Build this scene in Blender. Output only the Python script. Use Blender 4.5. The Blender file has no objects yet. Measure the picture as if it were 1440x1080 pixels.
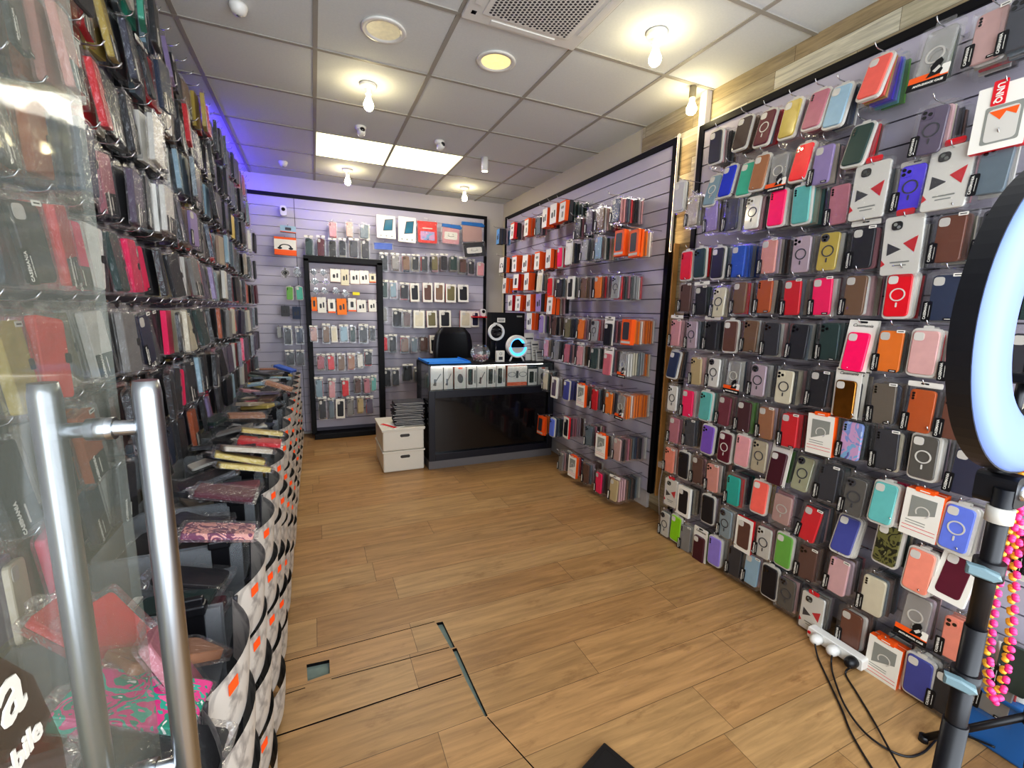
import bpy, bmesh, math, random
from mathutils import Vector, Matrix
R=random.Random(7)
C=bpy.context.scene.collection
PI=math.pi
def lin(c): return c/12.92 if c<=.04045 else ((c+.055)/1.055)**2.4
def hexc(h): return tuple(lin(int(h[i:i+2],16)/255) for i in (0,2,4))+(1,)
COL={k:hexc(v) for k,v in {'charcoal':'34343a','zebra brown':'4a3c38','maroon':'5e1c2e','gold':'c2aa52','dusty pink':'b97680','pale blue':'9ab8c8','coral':'ee6a5c','pale green':'b9c2a8','blush':'c9a39c','graphite':'45464c','greyish blue':'7f97a3','cobalt blue':'2038c0','jade green':'3fa98c','copper brown':'a5714f','clear grey':'a8a8a6','scarlet':'f5323c','lilac':'9a86b4','dark green':'26403c','smoky purple':'5f5266','white':'e6e2d8','light grey':'b9b6b0','beige':'b3a592','hot pink':'fb1763','teal':'62aba2','violet':'5b46d8','slate':'66747c','red':'d81a28','black':'1c1c22','royal blue':'2458b8','salmon pink':'dd9a8c','clear pink':'b9a4ac','chestnut brown':'70422f','cocoa brown':'63443a','cream':'d9cfb4','umber brown':'7b5c43','rust orange':'b7571f','navy':'2a3650','pink':'d89a9c','bright orange':'ef7d1c','powder pink':'cfa19b','sand':'c6b083','bronze gold':'9a6a2c','taupe':'6b6052','burnt orange':'c25a1c','wine red':'7a3040','dark maroon':'4a1e28','marbled blue':'92a4cc','smoky grey':'5c5852','midnight navy':'2a2c44','purple':'7a56ae','champagne':'b8ab90','olive clear':'a9a888','aqua':'6cbab4','periwinkle':'6c80dc','salmon':'f0937c','turquoise':'1fae9e','indigo':'4a4e90','olive camouflage':'5c5a38','red camouflage':'8c2434','ice grey':'8e9ea4','silver white':'cfcbc0','leaf green':'6da64c','light pink':'dfb2b2','lime green':'8cc820','stone grey':'8b8884','lavender':'8f7cc4','black2':'101014','sky blue':'6fa8dc','coral red':'ee3f38','peach':'e8b8a4','olive':'7a7250','yellow':'e2d430','rose':'c46a74'}.items()}
COL.update({'white and orange':COL['white'],'white and red':COL['white'],'orange and purple':COL['bright orange'],'white and blue':COL['white'],'green and white':COL['white'],'orange window':COL['bright orange'],'white headphone':COL['white']})
# ---------- materials
def newmat(name):
    m=bpy.data.materials.new(name); m.use_nodes=True; nt=m.node_tree; nt.nodes.clear()
    o=nt.nodes.new('ShaderNodeOutputMaterial'); return m,nt,o
def mat(name,col,rough=.5,metal=0,emit=None,es=0,spec=.5,noise=0,nscale=20,alpha=1,coat=0):
    m,nt,o=newmat(name); b=nt.nodes.new('ShaderNodeBsdfPrincipled'); nt.links.new(b.outputs[0],o.inputs[0])
    c=hexc(col) if isinstance(col,str) else col
    b.inputs['Base Color'].default_value=c; b.inputs['Roughness'].default_value=rough; b.inputs['Metallic'].default_value=metal
    b.inputs['Specular IOR Level'].default_value=spec; b.inputs['Alpha'].default_value=alpha; b.inputs['Coat Weight'].default_value=coat
    if emit: b.inputs['Emission Color'].default_value=hexc(emit); b.inputs['Emission Strength'].default_value=es
    if noise:
        tc=nt.nodes.new('ShaderNodeTexCoord'); n=nt.nodes.new('ShaderNodeTexNoise'); n.inputs['Scale'].default_value=nscale; n.inputs['Detail'].default_value=4
        nt.links.new(tc.outputs['Object'],n.inputs['Vector'])
        r=nt.nodes.new('ShaderNodeMapRange'); r.inputs['To Min'].default_value=1-noise; r.inputs['To Max'].default_value=1+noise
        nt.links.new(n.outputs['Fac'],r.inputs['Value'])
        mx=nt.nodes.new('ShaderNodeVectorMath'); mx.operation='SCALE'; mx.inputs[0].default_value=c[:3]; nt.links.new(r.outputs[0],mx.inputs['Scale']); nt.links.new(mx.outputs[0],b.inputs['Base Color'])
    return m
def objmat(name,rough,attr=False,coat=0,vary=.12,metal=0):
    """paint taken from each object's own colour (or the mesh colour attribute)"""
    m,nt,o=newmat(name); b=nt.nodes.new('ShaderNodeBsdfPrincipled'); nt.links.new(b.outputs[0],o.inputs[0])
    if attr: s=nt.nodes.new('ShaderNodeVertexColor'); s.layer_name='Col'; so=s.outputs['Color']
    else: s=nt.nodes.new('ShaderNodeObjectInfo'); so=s.outputs['Color']
    tc=nt.nodes.new('ShaderNodeTexCoord'); n=nt.nodes.new('ShaderNodeTexNoise'); n.inputs['Scale'].default_value=30; n.inputs['Detail'].default_value=3
    nt.links.new(tc.outputs['Object'],n.inputs['Vector'])
    r=nt.nodes.new('ShaderNodeMapRange'); r.inputs['To Min'].default_value=1-vary; r.inputs['To Max'].default_value=1+vary; nt.links.new(n.outputs['Fac'],r.inputs['Value'])
    mx=nt.nodes.new('ShaderNodeVectorMath'); mx.operation='SCALE'; nt.links.new(so,mx.inputs[0]); nt.links.new(r.outputs[0],mx.inputs['Scale']); nt.links.new(mx.outputs[0],b.inputs['Base Color'])
    b.inputs['Roughness'].default_value=rough; b.inputs['Coat Weight'].default_value=coat; b.inputs['Metallic'].default_value=metal
    return m
def clearmat(name,col,tr,gl,rough=.12,wr=0,attr=None):
    """thin clear plastic: mostly see-through, a little haze and a glossy skin"""
    m,nt,o=newmat(name); t=nt.nodes.new('ShaderNodeBsdfTransparent'); t.inputs[0].default_value=(1,1,1,1)
    d=nt.nodes.new('ShaderNodeBsdfDiffuse'); d.inputs[0].default_value=hexc(col)
    g=nt.nodes.new('ShaderNodeBsdfGlossy'); g.inputs['Roughness'].default_value=rough; g.inputs[0].default_value=(1,1,1,1)
    lw=nt.nodes.new('ShaderNodeLayerWeight'); lw.inputs[0].default_value=.35
    a=nt.nodes.new('ShaderNodeMixShader'); a.inputs[0].default_value=1-tr; nt.links.new(t.outputs[0],a.inputs[1]); nt.links.new(d.outputs[0],a.inputs[2])
    mul=nt.nodes.new('ShaderNodeMath'); mul.operation='MULTIPLY_ADD'; mul.inputs[1].default_value=gl*2.2; mul.inputs[2].default_value=gl*.15; nt.links.new(lw.outputs['Fresnel'],mul.inputs[0])
    b=nt.nodes.new('ShaderNodeMixShader'); nt.links.new(mul.outputs[0],b.inputs[0]); nt.links.new(a.outputs[0],b.inputs[1]); nt.links.new(g.outputs[0],b.inputs[2])
    if wr:
        tc=nt.nodes.new('ShaderNodeTexCoord'); n=nt.nodes.new('ShaderNodeTexNoise'); n.inputs['Scale'].default_value=wr; n.inputs['Detail'].default_value=2; n.inputs['Distortion'].default_value=1.5
        nt.links.new(tc.outputs['Object'],n.inputs['Vector']); bp=nt.nodes.new('ShaderNodeBump'); bp.inputs['Strength'].default_value=.8; bp.inputs['Distance'].default_value=.01
        nt.links.new(n.outputs['Fac'],bp.inputs['Height']); nt.links.new(bp.outputs[0],g.inputs['Normal'])
    nt.links.new(b.outputs[0],o.inputs[0]); return m
M={}
M['case']=objmat('case_colour',.38); M['caseattr']=objmat('case_colour_mixed',.4,attr=True,vary=.05); M['gloss']=objmat('case_gloss',.12,coat=.6); M['card']=objmat('card_colour',.55,vary=.05)
M['leather']=objmat('leather_colour',.5,vary=.25)
M['foil']=objmat('foil_colour',.22,vary=.5,metal=.9)
M['clear']=clearmat('clear_blister','e0e0e0',.975,.085,wr=14); M['clearcase']=clearmat('clear_case','c9c6bf',.6,.25); M['bag']=clearmat('clear_bag','e0e0e0',.965,.16,rough=.06,wr=38)
M['smoke']=clearmat('grey_clear_plastic','a4a8ac',.66,.2,rough=.2)
M['doorglass']=clearmat('door_glass','8b9084',.76,.05,rough=.04,wr=1.2)  # grey-green diffuse share paints milky reflections into the glass
M['thinglass']=clearmat('showcase_glass','9ab0a8',.93,.22,rough=.02)
M['white']=mat('white_card','ebe6da',.5); M['black']=mat('black_print','0e0e12',.45); M['orange']=mat('orange_print','f2601a',.5); M['red']=mat('red_print','d8202c',.45)
M['pricetag']=mat('fluorescent_orange','ff5a1e',.6,emit='ff4a10',es=.15)
M['grey']=mat('grey_print','8f9088',.5); M['green']=mat('green_print','3fdc1c',.5); M['tray']=mat('pale_tray','cfcac0',.35); M['darkgrey']=mat('dark_grey','3c3b40',.5)
M['chrome']=mat('chrome','d0d0d2',.22,1); M['steel']=mat('brushed_steel','b8bcc0',.28,1,noise=.08,nscale=8)
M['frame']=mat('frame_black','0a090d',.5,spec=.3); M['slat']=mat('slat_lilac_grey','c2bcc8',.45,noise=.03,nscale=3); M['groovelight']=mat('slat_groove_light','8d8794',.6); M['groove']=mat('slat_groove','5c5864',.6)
M['lens']=mat('lens_black','08080c',.1,coat=1)
M['blackplastic']=mat('black_plastic','16161a',.38); M['whiteplastic']=mat('white_plastic','e8e6e0',.35)
M['counter']=mat('counter_black_gloss','0b0b0f',.16,coat=.5); M['plinth']=mat('plinth_grey','6c6868',.45)
M['blue']=mat('blue_felt','1e7fd8',.55); M['bluebox']=mat('blue_plastic','2c6cb0',.4)
M['bulb']=mat('bulb_glow','fff3c8',.3,emit='ffeebc',es=42); M['panel']=mat('panel_glow','f6f2cc',.4,emit='fbf8cc',es=1.5); M['down']=mat('downlight_glow','fff0c0',.4,emit='ffedb8',es=3.2)
M['ringlamp']=mat('ring_diffuser','7186bc',.4,emit='9fb6ff',es=.10)
M['ledwhite']=mat('led_white','ffe8c8',.4,emit='ffd9a8',es=9); M['edgeglow']=mat('painted_edge_glow','c8975a',.3,noise=.2,nscale=6)
M['ledviolet']=mat('led_violet','6a5aff',.4,emit='4a34ff',es=150); M['ledblue']=mat('led_blue','4aa8ff',.4,emit='3aa0ff',es=2.2)
M['wallwhite']=mat('wall_cream','d6ceb4',.75,noise=.03,nscale=2)
M['wallgrey']=mat('wall_pale','cfc8c4',.75,noise=.03,nscale=2)
M['subfloor']=mat('subfloor_concrete','7e8c84',.9,noise=.25,nscale=30)
M['marble']=None
def marble():
    m,nt,o=newmat('marbled_white_plastic'); b=nt.nodes.new('ShaderNodeBsdfPrincipled'); nt.links.new(b.outputs[0],o.inputs[0]); b.inputs['Roughness'].default_value=.35
    tc=nt.nodes.new('ShaderNodeTexCoord'); n=nt.nodes.new('ShaderNodeTexNoise'); n.inputs['Scale'].default_value=9; n.inputs['Detail'].default_value=6; n.inputs['Distortion'].default_value=2.5
    r=nt.nodes.new('ShaderNodeValToRGB'); r.color_ramp.elements[0].position=.36; r.color_ramp.elements[0].color=hexc('8f8a86'); r.color_ramp.elements[1].position=.5; r.color_ramp.elements[1].color=hexc('cfc9c0')
    nt.links.new(tc.outputs['Object'],n.inputs['Vector']); nt.links.new(n.outputs['Fac'],r.inputs[0]); nt.links.new(r.outputs[0],b.inputs['Base Color']); return m
M['marble']=marble()
def colmix(nt,a,b,f,mode='MIX'):
    n=nt.nodes.new('ShaderNodeMix'); n.data_type='RGBA'; n.blend_type=mode
    for i,v in ((0,f),(6,a),(7,b)):
        if isinstance(v,(int,float,tuple)): n.inputs[i].default_value=v
        else: nt.links.new(v,n.inputs[i])
    return n.outputs[2]
def math_(nt,op,*a):
    n=nt.nodes.new('ShaderNodeMath'); n.operation=op
    for i,v in enumerate(a):
        if isinstance(v,(int,float)): n.inputs[i].default_value=v
        else: nt.links.new(v,n.inputs[i])
    return n.outputs[0]
def planks(name,ramp,L,W,ax,gap=.0018,rough=.35,seed=0,grain=.5,knots=True,vs=1.0):
    """planks with length L along axis ax[0], width W along ax[1]; each plank its own tone"""
    m,nt,o=newmat(name); b=nt.nodes.new('ShaderNodeBsdfPrincipled'); nt.links.new(b.outputs[0],o.inputs[0]); b.inputs['Roughness'].default_value=rough
    tc=nt.nodes.new('ShaderNodeTexCoord'); sp=nt.nodes.new('ShaderNodeSeparateXYZ'); nt.links.new(tc.outputs['Object'],sp.inputs[0])
    U=sp.outputs[ax[0]]; Vv=math_(nt,'ADD',sp.outputs[ax[1]],seed*.013)
    row=math_(nt,'FLOOR',math_(nt,'DIVIDE',Vv,W))
    w1=nt.nodes.new('ShaderNodeTexWhiteNoise'); w1.noise_dimensions='1D'; nt.links.new(row,w1.inputs['W'])
    us=math_(nt,'ADD',math_(nt,'DIVIDE',U,L),math_(nt,'MULTIPLY',w1.outputs['Value'],7.3))
    pid=math_(nt,'FLOOR',us)
    cb=nt.nodes.new('ShaderNodeCombineXYZ'); nt.links.new(row,cb.inputs[0]); nt.links.new(pid,cb.inputs[1])
    w2=nt.nodes.new('ShaderNodeTexWhiteNoise'); w2.noise_dimensions='2D'; nt.links.new(cb.outputs[0],w2.inputs['Vector'])
    cr=nt.nodes.new('ShaderNodeValToRGB'); e=cr.color_ramp; e.elements[0].color=hexc(ramp[0]); e.elements[1].color=hexc(ramp[-1])
    for i,c in enumerate(ramp[1:-1]): x=e.elements.new((i+1)/(len(ramp)-1)); x.color=hexc(c)
    nt.links.new(w2.outputs['Value'],cr.inputs[0])
    # grain
    cv=nt.nodes.new('ShaderNodeCombineXYZ'); nt.links.new(math_(nt,'ADD',math_(nt,'MULTIPLY',U,1.3*vs),math_(nt,'MULTIPLY',w2.outputs['Value'],31)),cv.inputs[0]); nt.links.new(math_(nt,'MULTIPLY',Vv,16*vs),cv.inputs[1]); nt.links.new(row,cv.inputs[2])
    n=nt.nodes.new('ShaderNodeTexNoise'); n.inputs['Scale'].default_value=2.2; n.inputs['Detail'].default_value=8; n.inputs['Roughness'].default_value=.62; n.inputs['Distortion'].default_value=.6; nt.links.new(cv.outputs[0],n.inputs['Vector'])
    g=nt.nodes.new('ShaderNodeMapRange'); g.inputs['From Min'].default_value=.3; g.inputs['From Max'].default_value=.7; g.inputs['To Min'].default_value=1-grain; g.inputs['To Max'].default_value=1+grain*.45; nt.links.new(n.outputs['Fac'],g.inputs['Value'])
    c=colmix(nt,cr.outputs[0],(0,0,0,1),0.0)
    sc=nt.nodes.new('ShaderNodeVectorMath'); sc.operation='SCALE'; nt.links.new(c,sc.inputs[0]); nt.links.new(g.outputs[0],sc.inputs['Scale']); c=sc.outputs[0]
    if knots:
        cv2=nt.nodes.new('ShaderNodeCombineXYZ'); nt.links.new(math_(nt,'MULTIPLY',U,2.2),cv2.inputs[0]); nt.links.new(math_(nt,'MULTIPLY',Vv,5.5),cv2.inputs[1])
        n2=nt.nodes.new('ShaderNodeTexNoise'); n2.inputs['Scale'].default_value=1.7; n2.inputs['Detail'].default_value=5; n2.inputs['Roughness'].default_value=.7; nt.links.new(cv2.outputs[0],n2.inputs['Vector'])
        k=nt.nodes.new('ShaderNodeMapRange'); k.inputs['From Min'].default_value=.57; k.inputs['From Max'].default_value=.78; nt.links.new(n2.outputs['Fac'],k.inputs['Value'])
        c=colmix(nt,c,hexc('6e4a2a'),math_(nt,'MULTIPLY',k.outputs[0],.75))
    # gaps
    fv=math_(nt,'FRACT',math_(nt,'DIVIDE',Vv,W)); fu=math_(nt,'FRACT',us)
    ln=math_(nt,'MAXIMUM',math_(nt,'LESS_THAN',fv,gap/W),math_(nt,'LESS_THAN',fu,gap/L))
    c=colmix(nt,c,hexc('3a2a1a'),math_(nt,'MULTIPLY',ln,.75))
    nt.links.new(c,b.inputs['Base Color'])
    bp=nt.nodes.new('ShaderNodeBump'); bp.inputs['Strength'].default_value=.25; bp.inputs['Distance'].default_value=.002; nt.links.new(n.outputs['Fac'],bp.inputs['Height']); nt.links.new(bp.outputs[0],b.inputs['Normal'])
    return m
M['floor']=planks('oak_laminate',['ad8556','b88f60','a57d50','ba9566','b18a5a'],1.28,.193,(0,1),gap=.0022,rough=.42,seed=4.6,grain=.34)
M['woodwall']=planks('whitewashed_plank_cladding',['a89878','c9c0a4','8f7c5c','bcae8c','d8d2bc','a08a64'],.55,.088,(1,2),gap=.002,rough=.55,seed=3,grain=.42,knots=False,vs=1.5)
def ceilmat():
    m,nt,o=newmat('ceiling_tiles'); b=nt.nodes.new('ShaderNodeBsdfPrincipled'); nt.links.new(b.outputs[0],o.inputs[0]); b.inputs['Roughness'].default_value=.85
    tc=nt.nodes.new('ShaderNodeTexCoord'); n=nt.nodes.new('ShaderNodeTexNoise'); n.inputs['Scale'].default_value=90; n.inputs['Detail'].default_value=3; nt.links.new(tc.outputs['Object'],n.inputs['Vector'])
    c=colmix(nt,hexc('d9dcdc'),hexc('e4e6e4'),n.outputs['Fac']); nt.links.new(c,b.inputs['Base Color']); return m
M['ceil']=ceilmat()
def pattern(name,cols,scale,rough=.4,dist=1.5):
    m,nt,o=newmat(name); b=nt.nodes.new('ShaderNodeBsdfPrincipled'); nt.links.new(b.outputs[0],o.inputs[0]); b.inputs['Roughness'].default_value=rough
    tc=nt.nodes.new('ShaderNodeTexCoord'); n=nt.nodes.new('ShaderNodeTexNoise'); n.inputs['Scale'].default_value=scale; n.inputs['Detail'].default_value=2; n.inputs['Distortion'].default_value=dist; nt.links.new(tc.outputs['Object'],n.inputs['Vector'])
    cr=nt.nodes.new('ShaderNodeValToRGB'); cr.color_ramp.interpolation='CONSTANT'; e=cr.color_ramp; e.elements[0].color=hexc(cols[0]); e.elements[1].color=hexc(cols[-1]); e.elements[1].position=.68
    k=len(cols)
    for i,c in enumerate(cols[1:-1]): x=e.elements.new(.34+.34*(i)/(k-2)); x.color=hexc(c)
    nt.links.new(n.outputs['Fac'],cr.inputs[0]); nt.links.new(cr.outputs[0],b.inputs['Base Color']); return m
M['floral']=pattern('tropical_floral',['e8e4dc','1d8c74','d83a84','2fa890','f06aa0','0d5c4c'],22)
M['tiger']=pattern('pink_tiger_print',['e8a89c','e8a89c','7a3a5c','e8a89c','e8a89c'],26)
M['marb']=pattern('marbled_print',['b8c8e8','8aa0d8','d8a8d0','88b8dc','7060a8'],14)
M['camo']=pattern('camouflage_print',['3c3a24','6a683c','2a2a1c','88845c'],26)
M['redcamo']=pattern('red_camouflage_print',['3a1420','8c2434','b83848','5a1824'],22)
M['candy']=pattern('candy_mix',['d8d4d0','c04070','e8e0d8','8a3050','f0b0c0'],60)
# ---------- geometry helpers
def finish(bm,mats,smooth=False,name='m'):
    me=bpy.data.meshes.new(name); bm.normal_update(); bm.to_mesh(me); bm.free()
    for m in (mats if isinstance(mats,(list,tuple)) else [mats]): me.materials.append(M[m] if isinstance(m,str) else m)
    if smooth: me.polygons.foreach_set('use_smooth',[True]*len(me.polygons))
    return me
def ob(name,me,parent=None,loc=(0,0,0),rot=(0,0,0),col=None):
    o=bpy.data.objects.new(name,me); C.objects.link(o); o.location=loc; o.rotation_euler=rot
    if parent: o.parent=parent
    if col: o.color=COL[col] if isinstance(col,str) else col
    return o
def tag(o,label,cat,group=None,kind=None):
    if label: o['label']=label
    if cat: o['category']=cat
    if group: o['group']=group
    if kind: o['kind']=kind
    return o
def struct(name,me,loc=(0,0,0),parent=None,rot=(0,0,0)):
    o=ob(name,me,parent,loc,rot)
    if not parent: o['kind']='structure'
    return o
def box(bm,x0,x1,y0,y1,z0,z1,mi=0,bev=0):
    v=[bm.verts.new(p) for p in ((x0,y0,z0),(x1,y0,z0),(x1,y1,z0),(x0,y1,z0),(x0,y0,z1),(x1,y0,z1),(x1,y1,z1),(x0,y1,z1))]
    fs=[bm.faces.new([v[i] for i in f]) for f in ((0,3,2,1),(4,5,6,7),(0,1,5,4),(1,2,6,5),(2,3,7,6),(3,0,4,7))]
    for f in fs: f.material_index=mi
    if bev:
        es=list({e for f in fs for e in f.edges}); r=bmesh.ops.bevel(bm,geom=es,offset=bev,segments=2,affect='EDGES',profile=.5)
        for f in r['faces']: f.material_index=mi
    return fs
def rr(w,h,r,seg=3,cx=0,cz=0):
    p=[]
    for sx,sz,a0 in ((1,1,0),(-1,1,90),(-1,-1,180),(1,-1,270)):
        for i in range(seg+1):
            a=math.radians(a0+90*i/seg); p.append((cx+sx*(w/2-r)+r*math.cos(a),cz+sz*(h/2-r)+r*math.sin(a)))
    return p
def prism(bm,pts,y0,y1,mi=0,mside=None,inset=0):
    """outline in XZ pushed from y0 (front) to y1 (back)"""
    n=len(pts)
    cx=sum(p[0] for p in pts)/n; cz=sum(p[1] for p in pts)/n
    def sc(p,k): return (p[0]-(p[0]-cx)/max(abs(p[0]-cx),1e-6)*k*min(1,abs(p[0]-cx)/max(k,1e-6)), p[1]-(p[1]-cz)/max(abs(p[1]-cz),1e-6)*k*min(1,abs(p[1]-cz)/max(k,1e-6))) if k else p
    rings=[]
    if inset: rings.append(([sc(p,inset) for p in pts],y0)); rings.append((pts,y0+inset)); rings.append((pts,y1))
    else: rings=[(pts,y0),(pts,y1)]
    vs=[[bm.verts.new((p[0],y,p[1])) for p in ps] for ps,y in rings]
    f=bm.faces.new(vs[0]); f.material_index=mi
    f=bm.faces.new(list(reversed(vs[-1]))); f.material_index=mi
    for a,b in zip(vs,vs[1:]):
        for i in range(n):
            j=(i+1)%n; f=bm.faces.new((a[j],a[i],b[i],b[j])); f.material_index=mi if mside is None else mside
def disc(bm,cx,cz,r,y0,y1,mi=0,seg=14): prism(bm,[(cx+r*math.cos(2*PI*i/seg),cz+r*math.sin(2*PI*i/seg)) for i in range(seg)],y0,y1,mi)
def annulus(bm,cx,cz,r0,r1,y0,y1,mi=0,seg=24,a0=0,a1=360):
    full=(a1-a0)>=360; n=seg if full else seg+1
    A=[]
    for i in range(n):
        a=math.radians(a0+(a1-a0)*i/seg); c,s=math.cos(a),math.sin(a)
        A.append([bm.verts.new((cx+r*c,y,cz+r*s)) for r,y in ((r0,y0),(r1,y0),(r1,y1),(r0,y1))])
    for i in range(seg):
        a,b=A[i],A[(i+1)%n]
        for k in range(4):
            f=bm.faces.new((a[k],b[k],b[(k+1)%4],a[(k+1)%4])); f.material_index=mi
def lathe(bm,prof,seg=20,mi=0,c=(0,0,0)):
    V_=[]
    for r,z in prof:
        V_.append([bm.verts.new((c[0]+r*math.cos(2*PI*i/seg),c[1]+r*math.sin(2*PI*i/seg),c[2]+z)) for i in range(seg)])
    for a,b in zip(V_,V_[1:]):
        for i in range(seg):
            j=(i+1)%seg; f=bm.faces.new((a[i],a[j],b[j],b[i])); f.material_index=mi; f.smooth=True
    for k,rev in ((0,True),(-1,False)):
        if prof[k][0]>1e-5:
            f=bm.faces.new(list(reversed(V_[k])) if rev else V_[k]); f.material_index=mi
def tube(bm,pts,r,seg=8,mi=0,caps=True):
    pts=[Vector(p) for p in pts]; rs=r if isinstance(r,(list,tuple)) else [r]*len(pts); rings=[]; up=None
    for i,p in enumerate(pts):
        t=((pts[min(i+1,len(pts)-1)]-pts[max(i-1,0)])).normalized()
        if up is None: up=Vector((0,0,1)) if abs(t.z)<.9 else Vector((1,0,0))
        a=t.cross(up).normalized(); b=a.cross(t).normalized(); up=b
        rings.append([bm.verts.new(p+(a*math.cos(2*PI*k/seg)+b*math.sin(2*PI*k/seg))*rs[i]) for k in range(seg)])
    for A,B in zip(rings,rings[1:]):
        for k in range(seg):
            f=bm.faces.new((A[k],A[(k+1)%seg],B[(k+1)%seg],B[k])); f.material_index=mi; f.smooth=True
    if caps:
        f=bm.faces.new(list(reversed(rings[0]))); f.material_index=mi; f=bm.faces.new(rings[-1]); f.material_index=mi
def smoothpath(P,n=6):
    P=[Vector(p) for p in P]; out=[]
    for i in range(len(P)-1):
        a=P[max(i-1,0)];b=P[i];c=P[i+1];d=P[min(i+2,len(P)-1)]
        for k in range(n):
            t=k/n; out.append(.5*((2*b)+(c-a)*t+(2*a-5*b+4*c-d)*t*t+(3*b-a-3*c+d)*t**3))
    out.append(P[-1]); return out
TXT={}
def textmesh(s,size,ext=.0006,mats='white',bold=.0,script=False):
    cu=bpy.data.curves.new('t','FONT'); cu.body=s; cu.size=size; cu.extrude=ext; cu.resolution_u=2; cu.align_x='CENTER'; cu.align_y='CENTER'; cu.offset=bold
    if script: cu.shear=.35
    o=bpy.data.objects.new('t',cu); C.objects.link(o); bpy.context.view_layer.update()
    dg=bpy.context.evaluated_depsgraph_get(); me=bpy.data.meshes.new_from_object(o.evaluated_get(dg)); bpy.data.objects.remove(o); bpy.data.curves.remove(cu)
    me.materials.clear(); me.materials.append(M[mats]); return me
def addtext(bm,s,size,mat4,mi=0,bold=0,script=False):
    """lettering lying in local XY is turned by mat4 and welded into bm"""
    me=textmesh(s,size,bold=bold,script=script); b2=bmesh.new(); b2.from_mesh(me); b2.transform(mat4)
    for f in b2.faces: f.material_index=mi
    t=bpy.data.meshes.new('tt'); b2.to_mesh(t); b2.free(); n0=len(bm.faces); bm.from_mesh(t); bm.faces.ensure_lookup_table()
    for f in bm.faces[n0:]: f.material_index=mi
    bpy.data.meshes.remove(t); bpy.data.meshes.remove(me)
UP=Matrix.Rotation(PI/2,4,'X')   # text XY -> XZ facing -Y
def tx(x,y,z,rot=0): return Matrix.Translation((x,y,z))@UP@Matrix.Rotation(rot,4,'Z')
# ---------- package kit: every mesh is built once and shared by its copies
K={}
def kit(name,mats,fn,smooth=False):
    bm=bmesh.new(); fn(bm); K[name]=finish(bm,mats,smooth,name)
def f_shell(bm):
    prism(bm,rr(.104,.184,.008),-.009,.008); prism(bm,rr(.05,.018,.004,2,0,.099),-.001,.001)
kit('shell',['clear'],f_shell)
def f_shellw(bm):
    prism(bm,rr(.104,.184,.008),-.009,.008); prism(bm,rr(.104,.020,.004,2,0,.098),-.002,.001,1)
    prism(bm,rr(.024,.006,.002,2,0,.101),-.0026,-.002,2)
kit('shellw',['clear','white','black'],f_shellw)
kit('bag',['bag'],lambda bm:(prism(bm,rr(.112,.196,.01),-.011,.010,inset=.004),prism(bm,[(-.03,.096),(.03,.096),(.012,.116),(-.012,.116)],-.001,.001)))
kit('case',['case'],lambda bm:prism(bm,rr(.077,.158,.013),-.006,.005,inset=.002))
kit('casegloss',['gloss'],lambda bm:prism(bm,rr(.077,.158,.013),-.006,.005,inset=.002))
kit('casefoil',['foil'],lambda bm:prism(bm,rr(.077,.158,.013),-.006,.005,inset=.002))
kit('caseclear',['clearcase'],lambda bm:prism(bm,rr(.077,.158,.013),-.006,.005,inset=.002))
for nm in ('marb','camo','redcamo','tiger'): kit('case_'+nm,[nm],lambda bm:prism(bm,rr(.077,.158,.013),-.006,.005,inset=.002))
kit('traypale',['tray'],lambda bm:(prism(bm,rr(.090,.176,.018),-.004,.009),prism(bm,rr(.03,.012,.003,2,0,.092),-.001,.001)))
kit('cam_sq',['tray'],lambda bm:prism(bm,rr(.030,.030,.009,3,-.019,.058),-.0076,-.0058))
def f_cam3(bm):
    prism(bm,rr(.034,.034,.009,3,-.018,.056),-.0082,-.0058)
    for x,z in ((-.026,.064),(-.026,.048),(-.010,.056)): disc(bm,x,z,.0062,-.0098,-.008,1,12)
kit('cam_3',['case','lens'],f_cam3)
def f_camd(bm):
    disc(bm,-.018,.058,.017,-.0082,-.0058,0,18)
    for x,z in ((-.025,.062),(-.013,.062),(-.018,.050)): disc(bm,x,z,.005,-.0096,-.008,1,10)
kit('cam_disc',['darkgrey','lens'],f_camd)
def f_camv(bm):
    prism(bm,rr(.014,.036,.006,3,-.026,.054),-.0078,-.0058)
    for z in (.064,.054,.044): disc(bm,-.026,z,.0045,-.009,-.0076,1,10)
kit('cam_strip',['case','lens'],f_camv)
def f_ring(bm):
    annulus(bm,0,.002,.020,.0245,-.0078,-.0058,0,26); prism(bm,rr(.005,.018,.002,2,0,-.036),-.0078,-.0058)
kit('ring_dark',['darkgrey'],f_ring); kit('ring_pale',['tray'],f_ring)
def f_label(bm):
    prism(bm,rr(.026,.070,.004,2,-.039,-.046),-.0112,-.0094)
    addtext(bm,'CASEMANIA',.0108,tx(-.0425,-.0116,-.046,PI/2),1,.0001); addtext(bm,'universal mobile accessories',.0036,tx(-.0325,-.0116,-.046,PI/2),1)
kit('brand',['black','white'],f_label)
kit('brand_plain',['black','white'],lambda bm:(prism(bm,rr(.026,.070,.004,2,-.039,-.046),-.0112,-.0094),prism(bm,rr(.009,.056,.001,1,-.041,-.046),-.0118,-.0112,1)))
kit('price',['white','black'],lambda bm:(prism(bm,rr(.026,.011,.001,1,.030,.078),-.0105,-.0094),prism(bm,rr(.018,.003,.0005,1,.030,.078),-.0109,-.0105,1)))
kit('model_tag',['black','white'],lambda bm:(prism(bm,rr(.024,.009,.001,1,.022,-.073),-.0105,-.0094),prism(bm,rr(.016,.0022,.0005,1,.022,-.073),-.0109,-.0105,1)))
def f_wbox(bm): prism(bm,rr(.112,.180,.001,1),-.012,.014,0,1)
kit('wbox',['white','orange'],f_wbox)
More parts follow.
